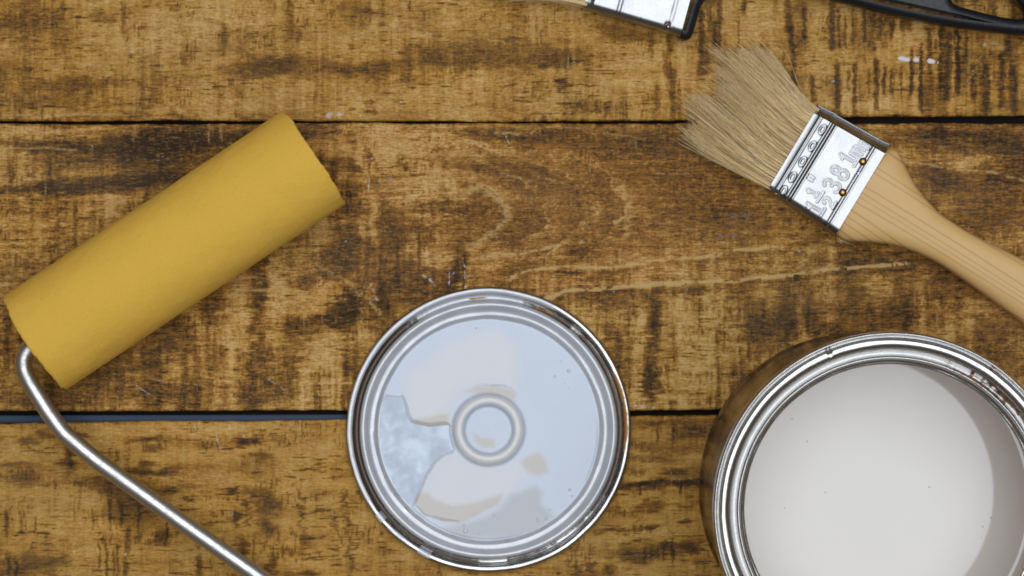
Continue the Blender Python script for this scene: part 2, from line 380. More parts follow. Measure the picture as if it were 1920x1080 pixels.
# pale worn ridges: (points, width, amount)
RIDGE = [
 ([(950, 527), (990, 507), (1057, 500), (1146, 502), (1226, 489), (1316, 483), (1384, 468), (1461, 463)], 4, .62),
 ([(1020, 560), (1060, 545), (1146, 541), (1230, 532), (1316, 529), (1400, 524), (1480, 517), (1560, 505), (1700, 494)], 4, .72),
 ([(907, 480), (973, 476), (1020, 466), (1057, 455)], 4, .55), ([(880, 467), (923, 440), (950, 412), (953, 387), (930, 372), (900, 350), (884, 352)], 9, .46),
 ([(880, 470), (890, 500), (900, 530)], 7, .3), ([(1030, 400), (1045, 390), (1040, 375)], 3, .35),
 ([(1170, 350), (1178, 380), (1178, 420), (1172, 440)], 8, .42), ([(1010, 330), (1060, 345), (1090, 352)], 4, .4), ([(1080, 455), (1105, 450)], 4, .5),
 ([(930, 250), (990, 252), (1010, 245)], 4, .45), ([(1100, 248), (1180, 255), (1210, 262)], 3, .4), ([(1225, 325), (1290, 325)], 3, .35),
 ([(1060, 240), (1180, 244)], 3, .3), ([(850, 285), (920, 290), (940, 300)], 4, .25), ([(940, 325), (960, 330)], 7, .35), ([(970, 300), (1000, 306)], 5, .3),
 ([(0, 280), (60, 276), (150, 282)], 3, .4), ([(240, 278), (280, 280), (300, 300)], 4, .3), ([(270, 300), (320, 296)], 4, .25), ([(0, 345), (60, 342)], 3, .3),
 ([(390, 535), (470, 520)], 3, .4), ([(440, 545), (560, 544)], 3, .45), ([(560, 556), (620, 560), (640, 566)], 3, .4), ([(590, 470), (600, 500), (640, 520), (680, 560)], 5, .35), ([(690, 560), (720, 600), (740, 620)], 5, .4), ([(676, 520), (680, 580), (684, 640)], 4, .4), ([(280, 710), (380, 722)], 2.5, .35),
 ([(1340, 470), (1335, 520), (1325, 570)], 7, .42), ([(1500, 500), (1510, 480), (1525, 470)], 9, .4), ([(1390, 500), (1460, 505)], 5, .3), ([(1500, 510), (1560, 500)], 6, .35), ([(1495, 540), (1500, 600)], 6, .3), ([(1505, 450), (1515, 430)], 8, .3),
 ([(0, 217), (100, 216), (250, 212)], 4, .40), ([(250, 205), (350, 212)], 5, .3), ([(330, 200), (345, 216)], 6, .4), ([(430, 190), (436, 205)], 4, .35), ([(1600, 205), (1760, 210)], 6, .2), ([(920, 0), (912, 60), (905, 90)], 4, .2), ([(600, 170), (520, 218)], 3, .1),
 ([(480, 0), (490, 50)], 3, .25), ([(690, 60), (690, 90)], 3, .1), ([(520, 0), (515, 50)], 8, .28), ([(240, 200), (300, 205)], 5, .3), ([(0, 785), (200, 802), (400, 790), (700, 790)], 3, .25),
 ([(1700, 70), (1720, 50), (1740, 38)], 5, .3), ([(1806, 175), (1815, 150), (1830, 130), (1832, 112), (1850, 100)], 3, .42), ([(1500, 150), (1505, 210)], 10, .18), ([(1860, 80), (1880, 90)], 9, .35),
 ([(1690, 300), (1760, 312), (1860, 324), (1920, 340)], 4, .42), ([(1700, 302), (1740, 300)], 5, .25), ([(1800, 270), (1920, 285)], 3, .25), ([(1780, 400), (1870, 395)], 5, .25),
 ([(60, 990), (160, 985), (260, 992)], 3, .18), ([(1130, 940), (1300, 925)], 3, .2), ([(1120, 900), (1300, 898)], 3, .35), ([(1140, 880), (1300, 872)], 3, .25), ([(1020, 1060), (1120, 1052)], 3, .2),
 ([(740, 235), (1000, 236)], 4, .25), ([(0, 240), (130, 246)], 6, .35), ([(1200, 762), (1330, 765)], 6, .3), ([(380, 760), (640, 762)], 6, .2),
]
FLECK = [(246, 96, 5), (354, 165, 4), (617, 216, 12), (638, 214, 9), (675, 218, 5), (278, 120, 2.5), (752, 192, 3), (1176, 122, 3.5), (1070, 202, 3), (915, 212, 4), (836, 300, 3.5), (1044, 236, 3), (1140, 247, 3),
         (952, 258, 3), (957, 272, 3), (995, 282, 4), (864, 300, 3), (698, 300, 5), (730, 262, 4), (690, 350, 4), (690, 330, 3), (822, 252, 4), (1513, 104, 5), (1580, 98, 3.5), (1592, 124, 3), (1562, 152, 4), (1415, 28, 5), (1844, 84, 7), (1797, 94, 3.5), (1548, 108, 3),
         (1550, 86, 3), (872, 500, 5), (850, 512, 4), (877, 520, 5), (875, 538, 5), (841, 530, 3), (700, 545, 6), (706, 562, 7), (696, 535, 5), (646, 562, 5), (650, 452, 4), (808, 524, 4), (812, 530, 3), (720, 480, 4), (1027, 475, 3), (1085, 530, 4), (1150, 546, 4),
         (410, 695, 4), (402, 720, 4), (505, 712, 6), (318, 771, 5), (335, 771, 4), (235, 722, 3), (1205, 762, 9), (1225, 764, 6), (1190, 762, 7), (1352, 590, 3), (1356, 607, 4), (1900, 340, 3), (172, 640, 3),
         (236, 1038, 4), (412, 699, 3), (173, 276, 4), (304, 294, 5), (1350, 520, 3), (1530, 500, 3), (1500, 470, 5), (1815, 425, 3), (456, 818, 3), (1785, 110, 2), (1490, 510, 3), (1410, 425, 3)]
SCRATCH = [([(403, 806), (408, 826), (414, 846)], 1.6), ([(430, 795), (433, 830)], 1.3), ([(280, 795), (292, 812)], 1.3), ([(365, 798), (368, 806)], 2), ([(561, 790), (564, 812)], 1.5), ([(540, 790), (552, 800)], 1.5), ([(325, 803), (335, 800)], 1.5),
           ([(240, 714), (262, 728), (288, 744)], 1.6), ([(793, 516), (804, 524), (815, 534)], 2.6), ([(510, 715), (535, 732)], 1.4), ([(948, 254), (952, 264), (958, 276)], 2), ([(1200, 98), (1210, 112)], 1.3), ([(870, 490), (872, 540)], 1.5), ([(843, 500), (842, 540)], 1.4),
           ([(455, 795), (457, 804)], 1.6), ([(400, 798), (402, 806)], 2.2), ([(1185, 235), (1188, 240)], 1.5), ([(693, 320), (691, 360)], 1.5)]
BLUE = [(708, 348, 5), (730, 334, 7), (1360, 30, 5), (1372, 33, 3), (1526, 27, 4), (1520, 30, 3), (1622, 27, 4), (1374, 441, 6), (1350, 443, 4), (1426, 428, 4), (1446, 476, 5), (1884, 417, 4), (1894, 420, 3), (1375, 407, 6), (1395, 404, 5), (1735, 70, 3), (1040, 237, 3), (320, 330, 2)]

def wood_fields(px, py, plank):
    """procedural stain, tone, pale wear and flecks at photograph coordinates px, py"""
    wx = (fbm(px / 26, py / 14, 11, 4) - .5) * 34; wy = (fbm(px / 30, py / 12, 21, 4) - .5) * 22
    comb = (fbm(px / 60, py / 2.6, 15, 3, .7) - .5)          # edges torn along the fibres
    x = px + wx + comb * 34 * (.4 + .6 * (np.abs(fbm(px / 50, py / 50, 16, 2) - .5) * 4)); y = py + wy
    st = np.full(px.shape, {0: .36, 1: .345, 2: .40, 3: .375, 4: .36}[plank])
    for cx, cy, rx, ry, a, rot in ELL:
        c, s = math.cos(math.radians(rot)), math.sin(math.radians(rot))
        m = (np.abs(x - cx) < 3 * (rx + ry)) & (np.abs(y - cy) < 3 * (rx + ry))
        if not m.any(): continue
        dx = x[m] - cx; dy = y[m] - cy
        u = (dx * c + dy * s) / rx; v = (-dx * s + dy * c) / ry
        st[m] += a * np.exp(-(u * u + v * v) ** 1.3)
    x3 = px + wx * .16 + comb * 5; y3 = py + wy
    jag = (fbm(px / 5, py / 9, 77, 3) - .5)
    for cx, y0, y1, w, a in STREAK:
        m = (np.abs(x3 - cx) < 4 * w + 6) & (py > y0 - 40) & (py < y1 + 40)
        if not m.any(): continue
        d = np.abs(x3[m] - cx + jag[m] * 7) / (w * .75)
        e = sstep(y0 - 9, y0 + 6, y3[m]) * (1 - sstep(y1 - 6, y1 + 9, y3[m]))
        st[m] += a * np.exp(-d ** 3) * e
    # vertical saw bands, strongest low on plank two
    band = fbm(px / 15, py / 170, 31, 3, .6) - .5
    broad = fbm(px / 55, py / 330, 37, 2) - .5
    if plank == 2: sa = .25 + .75 * sstep(430, 640, py) + .25 * (px < 650)
    elif plank == 1: sa = .42 + .28 * sstep(1150, 1350, px)
    elif plank == 3: sa = np.full(px.shape, .16)
    else: sa = np.full(px.shape, .5)
    zone = sstep(.40, .62, fbm(px / 90, py / 60, 41, 3))
    fine_ = fbm(px / 6.5, py / 80, 33, 3, .7) - .5
    st += band * sa * .62 * (.4 + .9 * zone) + broad * sa * .42 + fine_ * (.16 + .34 * sa * zone)
    # blotches broken up along the grain
    bl = fbm(px / 17, py / 6.5, 51, 4) - .5
    bl2 = fbm(px / 60, py / 22, 61, 4) - .5
    rb = np.exp(-(np.abs(px - 1750) / 190) ** 4) * (plank == 1)
    st += rb * (.05 + .35 * (fbm(px / 8, py / 60, 57, 3) - .5))
    amp = {0: .4, 1: .34, 2: .60, 3: .26, 4: .5}[plank]
    st += bl * amp * .60 + bl2 * .34
    # short cracks along the grain
    ck = fbm(px / 30, py / 3.0, 71, 3)
    st += sstep(.66, .80, ck) * .34 * (.4 + sstep(.3, .7, fbm(px / 70, py / 40, 73, 2)))
    # crosswise ticks
    tk = fbm(px / 3.2, py / 13, 81, 2) * sstep(.50, .66, fbm(px / 50, py / 26, 83, 2))
    st += sstep(.55, .75, tk) * .22
    if plank == 3:    # flowing golden grain
        st += (np.sin(py / 7.5 + 9 * fbm(px / 260, py / 60, 91, 3)) * .055) * sstep(.35, .6, fbm(px / 120, py / 50, 93, 2))
    pale = np.zeros(px.shape)
    w2x = px + wx * .25 + comb * 20; w2y = py + wy * .32
    brk = fbm(px / 9, py / 7, 95, 3)
    for pts, w, a in RIDGE:
        xs = [p[0] for p in pts]; ys = [p[1] for p in pts]
        m = (px > min(xs) - 40) & (px < max(xs) + 40) & (py > min(ys) - 40) & (py < max(ys) + 40)
        if not m.any(): continue
        d, t = seg_dist(w2x[m], w2y[m], pts)
        f = a * np.exp(-(d / w) ** 2) * sstep(.22, .5, brk[m]) * 1.15
        pale[m] = np.maximum(pale[m], f)
        st[m] += .22 * a * np.exp(-((w2y[m] - np.interp(w2x[m], sorted(xs), [q for _, q in sorted(zip(xs, ys))]) - w * 2.2) / (w * .9)) ** 2) * (np.abs(d) < w * 4)
    sp = fbm(px / 6, py / 2.6, 97, 3)
    pale = np.maximum(pale, sstep(.66, .80, sp) * .22 * (1 if plank == 2 else .5))
    pale = np.maximum(pale, sstep(.60, .78, fbm(px / 7, py / 60, 98, 3)) * .36 * sstep(.45, .65, fbm(px / 80, py / 50, 96, 2)))
    # knots' curved ring pattern on plank two
    if plank == 2:
        g2 = np.exp(-(np.abs((px - 1110) / 300) ** 4 + np.abs((py - 385) / 150) ** 4))
        st = st + g2 * (-.04 - .50 * np.maximum(st - .42, 0))
        bx_ = np.maximum(px - 810, 0) + np.minimum(px - 810, 0) * .3
        r = np.hypot(bx_ / 2.25, py - 400 - .02 * (px - 1000)) + 34 * (fbm(px / 110, py / 60, 99, 3) - .5) + 9 * (fbm(px / 16, py / 9, 98, 3) - .5)
        g = sstep(820, 900, px) * sstep(30, 50, r) * (1 - sstep(150, 200, r)) * (1 - sstep(478, 505, py)) * (.25 + .75 * sstep(.36, .62, fbm(px / 60, py / 45, 92, 2)))
        sw = np.mod(r / 31.0, 1.0)
        st += (sw - .5) * .27 * g + np.sin(r / 1.35) * .02 * g
        pale = np.maximum(pale, np.exp(-((sw - .07) / .085) ** 2) * .62 * g * sstep(.35, .6, brk))
        # the same grain runs on as nearly straight lines to the left and right
        r2 = py + 16 * (fbm(px / 260, py / 50, 94, 3) - .5)
        st += np.sin(r2 / 2.6) * .035 * (1 - g)
        tone = .30 + .80 * np.exp(-(((px - 1080) / 320) ** 2 + ((py - 400) / 150) ** 2)) + .5 * np.exp(-(((px - 760) / 60) ** 2 + ((py - 520) / 60) ** 2)) \
             + .3 * sstep(1500, 1800, px)
    elif plank == 1:
        tone = .18 * np.ones(px.shape)
    else:
        tone = .04 * np.ones(px.shape)
    tone = np.clip(tone + (fbm(px / 40, py / 16, 103, 3) - .5) * 1.0, 0, 1)
    fl = np.zeros(px.shape); bu = np.zeros(px.shape)
    jx = px + (fbm(px / 4, py / 4, 111, 2) - .5) * 9; jy = py + (fbm(px / 4, py / 4, 113, 2) - .5) * 8
    for cx, cy, r in FLECK: fl += np.exp(-(((jx - cx) / (r * .8)) ** 2 + ((jy - cy) / (r * .62)) ** 2)) * .85
    for pts, w in SCRATCH:
        d, t = seg_dist(px + (jx - px) * .2, py, pts); fl += np.exp(-(d / w) ** 2) * .85 * sstep(.3, .5, brk)
    fl += sstep(.93, .97, fbm(px / 5, py / 4, 119, 1) ) * .5 * sstep(.5, .75, fbm(px / 120, py / 90, 121, 2))
    for cx, cy, r in BLUE: bu += np.exp(-(((jx - cx) / r) ** 2 + ((jy - cy) / (r * .7)) ** 2)) * .9
    st = st * .75 + .050 + .12 * (sstep(.36, .56, st) - .45)
    wear = np.full(px.shape, {0: .8, 1: .78, 2: 1.0, 3: .55, 4: .8}[plank]) * (.75 + .5 * fbm(px / 70, py / 30, 151, 3))
    return wear, np.clip(st, 0, 1), tone, np.clip(pale, 0, 1), np.clip(fl, 0, 1), np.clip(bu, 0, 1)

def edge_curve(kind):
    if kind == 'a': xs, ys = [-900, 0, 300, 650, 1000, 1240, 1450, 1920, 2900], [226, 226, 226.5, 226, 227.5, 226.5, 221, 217, 214]   # lower edge plank one
    if kind == 'b': xs, ys = [-900, 0, 300, 650, 1000, 1240, 1450, 1920, 2900], [233, 232, 232.5, 230.5, 230.5, 232, 231, 231.5, 232]  # upper edge plank two
    if kind == 'c': xs, ys = [-900, 0, 300, 640, 1190, 1380, 2900], [772, 771, 771, 769, 769, 768, 764]
    if kind == 'd': xs, ys = [-900, 0, 190, 400, 640, 800, 1190, 1380, 2900], [800, 795, 791, 789, 787, 783, 780, 779, 775]
    if kind == 'e': xs, ys = [-900, 2900], [-320, -318]
    if kind == 'f': xs, ys = [-900, 2900], [-326, -325]
    if kind == 'g': xs, ys = [-900, 2900], [1336, 1334]
    if kind == 'h': xs, ys = [-900, 2900], [1343, 1342]
    if kind == 'i': xs, ys = [-900, 2900], [-860, -860]
    if kind == 'j': xs, ys = [-900, 2900], [1890, 1890]
    sd = ord(kind)
    def f(x):
        return np.interp(x, xs, ys) + (fbm(x / 22, x * 0 + sd, sd, 4) - .5) * 2.6 + (fbm(x / 160, x * 0 + sd, sd + 9, 2) - .5) * 3.0
    return f

def spaced(a, b, fa, fb, fine, coarse):
    out = [a]; x = a
    while x < b:
        if x < fa: st = min(coarse, max(fine, (fa - x) * .12))
        elif x > fb: st = min(coarse, max(fine, (x - fb) * .12))
        else: st = fine
        x += st; out.append(min(x, b))
    return np.array(sorted(set(out)))

tabletop_pts = None
def build_table():
    # the painted board under the planks
    z0, z1 = -0.0048, -0.024
    x0, x1, y0, y1 = -0.372, 0.39, -0.268, 0.278
    m = Mat('slate_blue_painted_board')
    n = m.noise(m.map((60, 500, 100)), 1, 4)
    m.set(Base_Color=m.mix(n, (0.036, 0.060, 0.098), (0.052, 0.078, 0.12)), Roughness=0.7, Specular_IOR_Level=0.2)
    md = Mat('dark_underside_board'); md.set(Base_Color=(.012, .010, .008, 1), Roughness=.9, Specular_IOR_Level=.1)
    bx = [(x0, y0, z1), (x1, y0, z1), (x1, y1, z1), (x0, y1, z1), (x0, y0, z0), (x1, y0, z0), (x1, y1, z0), (x0, y1, z0)]
    q = [(0, 3, 2, 1), (4, 5, 6, 7), (0, 1, 5, 4), (1, 2, 6, 5), (2, 3, 7, 6), (3, 0, 4, 7)]
    base = link('tabletop', mesh_np('tabletop', np.array(bx), np.array(q)), md.m, smooth=False)
    base['kind'] = 'structure'
    # the blue painted batten that shows in the wide joint
    xb = np.linspace(-900, 1500, 60); yb = np.interp(xb, [-900, 0, 400, 650, 1200, 1500], [778, 779.5, 778.5, 777.5, 782, 784])
    rows = [(0, z0 + .0001), (0, -.0026), (1.2, -.0022), (14, -.0022), (14, z0 + .0001)]
    VB = np.array([[((x - 960) * S, (540 - y - d) * S, z) for d, z in rows] for x, y in zip(xb, yb)]).reshape(-1, 3)
    link('batten', mesh_np('batten', VB, grid_quads(60, 5, flip=True)), m.m, base, smooth=False)
    for plank, (ta, tb) in enumerate([('i', 'f'), ('e', 'a'), ('b', 'c'), ('d', 'g'), ('h', 'j')]):
        fine = 1.9
        if plank in (0, 4): xs = np.linspace(-880, 2880, 380)
        else: xs = spaced(-880, 2880, -30, 1950, fine, 16)
        ft, fb_ = edge_curve(ta), edge_curve(tb)
        top, bot = ft(xs), fb_(xs)
        H = float(np.mean(bot - top))
        # nonuniform rows
        if plank == 0 or plank == 4: v = np.linspace(0, 1, 60)
        elif plank == 1: v = (spaced(0, H, 310, H, fine, 16)) / H
        elif plank == 3: v = (spaced(0, H, 0, 310, fine, 16)) / H
        else: v = (spaced(0, H, 0, H, fine, 16)) / H
        # extra rows rounding the edges
        e = np.array([.5, 1.2, 2.4, 4.0]) / H
        v = np.array(sorted(set(list(v[(v > 5 / H) & (v < 1 - 5 / H)]) + [0, 1] + list(e) + list(1 - e))))
        X = np.repeat(xs[:, None], len(v), 1)
        Y = top[:, None] + (bot - top)[:, None] * v[None, :]
        wear, st, tone, pale, fl, bu = wood_fields(X, Y, plank)
        dist = np.minimum(Y - top[:, None], bot[:, None] - Y)
        edge = np.clip(1 - dist / 4.5, 0, 1) ** 2
        zr = -edge * 0.0008 * (.5 + 1.0 * fbm(X / 30, Y / 30, 131, 3))
        zr += (pale * .00012 - st * .00016) * (1 - edge) + (fbm(X / 90, Y / 40, 133, 3) - .5) * .0003
        zr += (fbm(X / 6, Y / 3, 135, 3) - .5) * .00012
        st = np.clip(st + edge * .25 * (fbm(X / 12, Y / 12, 137, 2) > .45), 0, 1)
        nx, nv = X.shape
        V = np.stack([(X - 960) * S, (540 - Y) * S, zr], -1)
        # side walls down to the board
        low = V.copy()
        zb = z0 + 0.0002
        vt = V[:, 0, :].copy(); vt[:, 2] = zb; vb = V[:, -1, :].copy(); vb[:, 2] = zb
        V = np.concatenate([vt[:, None], V, vb[:, None]], 1)
        pad = lambda a: np.concatenate([a[:, :1], a, a[:, -1:]], 1)
        at = dict(stain=pad(np.clip(st, 0, 1)), wear=pad(wear), tone=pad(tone), pale=pad(pale), fleck=pad(fl), blue=pad(bu))
        at['stain'][:, 0] = .8; at['stain'][:, -1] = .8
        at['fleck'][:, 0] = 0; at['fleck'][:, -1] = 0
        # end walls
        n2 = nv + 2
        L = V[0].copy(); L[:, 2] = zb; R = V[-1].copy(); R[:, 2] = zb
        V = np.concatenate([L[None], V, R[None]], 0)
        at = {k: np.concatenate([a[:1], a, a[-1:]], 0) for k, a in at.items()}
        me = mesh_np('plank', V.reshape(-1, 3), grid_quads(nx + 2, n2, flip=True), at)
        link('plank', me, WOOD, base)
    return base
TABLE = build_table()
PLANKS = sorted([c for c in TABLE.children if c.name.startswith('plank')], key=lambda o: o.name)

# ------------------------------------------------------------------ metals and paints
def tin_material(name='polished_tin', base=(0.80, 0.79, 0.77), rough=.16, rust_dark=True, scuff=.35, scale=1.0):
    m = Mat(name)
    sc = m.noise(m.map((900, 900, 900)), 1, 4, .6)
    bigs = m.noise(m.map((120, 120, 200)), 1, 4, .6)
    col = m.mix(m.rng(bigs, .45, .75, 0, .35), base, tuple(c * .72 for c in base))
    r = m.rng(sc, .3, .8, rough, rough + .07)
    met = 1.0
    if rust_dark:
        ru = m.attr('rust_dark')
        rn = m.noise(m.map((400, 400, 400)), 1, 5, .65)
        f = m.rng(m.math('ADD', ru, m.math('MULTIPLY', m.math('SUBTRACT', rn, .5), 1.1)), .45, .65)
        rc = m.mix(m.rng(m.noise(m.map((900, 900, 900)), 1, 3), .35, .65), (0.28, 0.12, 0.02), (0.05, 0.025, 0.012))
        col = m.mix(f, col, rc)
        met = m.math('SUBTRACT', 1.0, m.math('MULTIPLY', f, .85))
        r = m.math('ADD', r, m.math('MULTIPLY', f, .25))
    m.set(Base_Color=col, Metallic=met, Roughness=r,
          Normal=m.bump(m.noise(m.map((130, 130, 130)), 1, 2, .5), .05, .0008))
    return m.m
TIN = tin_material()

def flat_disc_attr(V): return dict(rust_dark=np.zeros(len(V)))

# ------------------------------------------------------------------ PAINT ROLLER
def build_roller():
    R = 0.0207
    a = P(61, 644, R * 1.25); b = P(585, 295, R * 1.25); a.z = b.z = R
    ctr = (a + b) / 2; d = (b - a); L = d.length; ang = math.atan2(d.y, d.x)
    root = thing('paint_roller', 'yellow foam paint roller on a bent chrome wire arm, lying diagonally across the planks', 'paint roller', (ctr.x, ctr.y, 0), (0, 0, ang))
    m = Mat('yellow_foam')
    f1 = m.noise(m.map((1400, 1400, 1400)), 1, 3, .7); f2 = m.noise(m.map((90, 90, 90)), 1, 3, .5); f3 = m.noise(m.map((420, 420, 420)), 1, 3, .6)
    col = m.mix(f2, (0.76, 0.465, 0.072), (0.81, 0.505, 0.085))
    col = m.mix(m.rng(f1, .3, .44, .28, 0), col, (0.42, 0.26, 0.05))
    col = m.mix(m.rng(f3, .66, .80, 0, .35), col, (0.40, 0.27, 0.05))
    h = m.math('ADD', f1, m.math('MULTIPLY', f3, .6))
    m.set(Base_Color=col, Roughness=0.95, Specular_IOR_Level=0.08, Sheen_Weight=0.05, Sheen_Roughness=0.6, Sheen_Tint=(1, .8, .3, 1), Subsurface_Weight=0.10, Subsurface_Radius=(.004, .002, .0006),
          Subsurface_Scale=0.4, Normal=m.bump(h, .5, .0004))
    n = 160; h2 = L / 2; ri = 0.0078
    prof = []
    c = .0011
    prof.append((ri, -h2 + .010)); prof.append((ri, -h2 + .001)); prof.append((ri + .001, -h2))
    for r in np.linspace(ri + .002, R - c, 8): prof.append((r, -h2))
    for t in np.linspace(0, 1, 5)[1:]: prof.append((R - c + c * math.sin(t * math.pi / 2), -h2 + c - c * math.cos(t * math.pi / 2)))
    for z in np.linspace(-h2 + .002, h2 - .002, 120): prof.append((R, z))
    for a_ in np.linspace(0, math.pi / 2, 8): prof.append((R - .0009 + .0009 * math.cos(a_), h2 - .0009 + .0009 * math.sin(a_)))
    for q_ in np.linspace(1, 0, 10)[1:]: prof.append((max(.0001, (R - .0009) * q_), h2))
    def fn(V):
        th = np.arctan2(V[:, 1], V[:, 0]); z = V[:, 2]
        k = 1 + (fbm(th * 3 + 20, z * 120 + 50, 201, 3) - .5) * .022 + (fbm(th * 40 + 300, z * 1800 + 900, 205, 2) - .5) * .010
        W = V.copy(); W[:, 0] *= k; W[:, 1] *= k
        W[:, 2] += (fbm(th * 5 + 20, z * 0 + 3, 207, 3) - .5) * .0014
        # lay the axis along local x, resting slightly flattened on the table
        X = W[:, 2]; Y = W[:, 0]; Z = W[:, 1] + R
        Z = np.maximum(Z, .0004)
        X = X + sstep(h2 - .02, h2, X) * ((Z - R) * .10 + .0002)        # the cut end leans slightly
        return np.stack([X, Y, Z], -1)
    lathe('foam_sleeve', prof, n, m.m, root, fn=fn)
    # core plug with axle hole
    mp = Mat('grey_plastic_core'); mp.set(Base_Color=(.12, .12, .13, 1), Roughness=.5)
    for s in (-1,):
        pr = [(.0024, s * (h2 - .009)), (.0024, s * (h2 - .004)), (.0076, s * (h2 - .004)), (.0077, s * (h2 - .0095))]
        if s < 0: pr = pr[::-1]
        o = lathe('end_cap', pr, 48, mp.m, root, fn=lambda V: np.stack([V[:, 2], V[:, 0], V[:, 1] + R], -1))
    # bent wire arm; heights differ a little as it rises from the axle to the grip
    wz = R - .001
    raw = [(150, 588), (100, 621), (72, 640), (57, 652), (46, 668), (45, 690), (54, 713), (71, 742), (86, 766), (102, 789), (120, 812), (143, 832), (178, 861), (220, 892), (267, 926), (356, 990), (444, 1052), (520, 1106), (600, 1163), (680, 1220), (740, 1262)]
    cl = catmull(raw, 6)
    M = root.matrix_world.copy()
    inv_ang = -ang
    pts = []
    for i, (px, py) in enumerate(cl):
        z = wz
        w = P(px, py, z)
        v = w - Vector((ctr.x, ctr.y, 0))
        c_, s_ = math.cos(inv_ang), math.sin(inv_ang)
        pts.append((v.x * c_ - v.y * s_, v.x * s_ + v.y * c_, z))
    mw = Mat('brushed_chrome_wire')
    st = m2 = mw.noise(mw.map((500, 500, 500)), 1, 4, .6)
    mw.set(Base_Color=mw.mix(mw.rng(st, .4, .7), (0.60, .60, .61), (0.46, .46, .46)), Metallic=1.0, Roughness=mw.rng(st, .3, .7, .36, .46), Normal=mw.bump(st, .06, .0003))
    link('wire_arm', tube_mesh('wire_arm', pts, .0032, 40), mw.m, root)
    # grip at the far end of the arm
    mg = Mat('black_grip_plastic'); gn = mg.noise(mg.map((700, 700, 700)), 1, 3)
    mg.set(Base_Color=(.016, .016, .018, 1), Roughness=.42, Normal=mg.bump(gn, .1, .0003))
    p1 = np.array(pts[-1]); dirv = np.array(pts[-1]) - np.array(pts[-8]); dirv /= np.linalg.norm(dirv)
    gp = [p1 + dirv * t for t in np.linspace(-.012, .105, 30)]
    gr = [.0045 + .0075 * sstep(0, .25, np.array(t)) * (1 - .25 * math.sin(t * math.pi * 1.5) ** 2) * (1 - sstep(.93, 1.05, np.array(t)) * .6) for t in np.linspace(0, 1, 30)]
    link('grip', tube_mesh('grip', gp, gr, 32), mg.m, root)
build_roller()

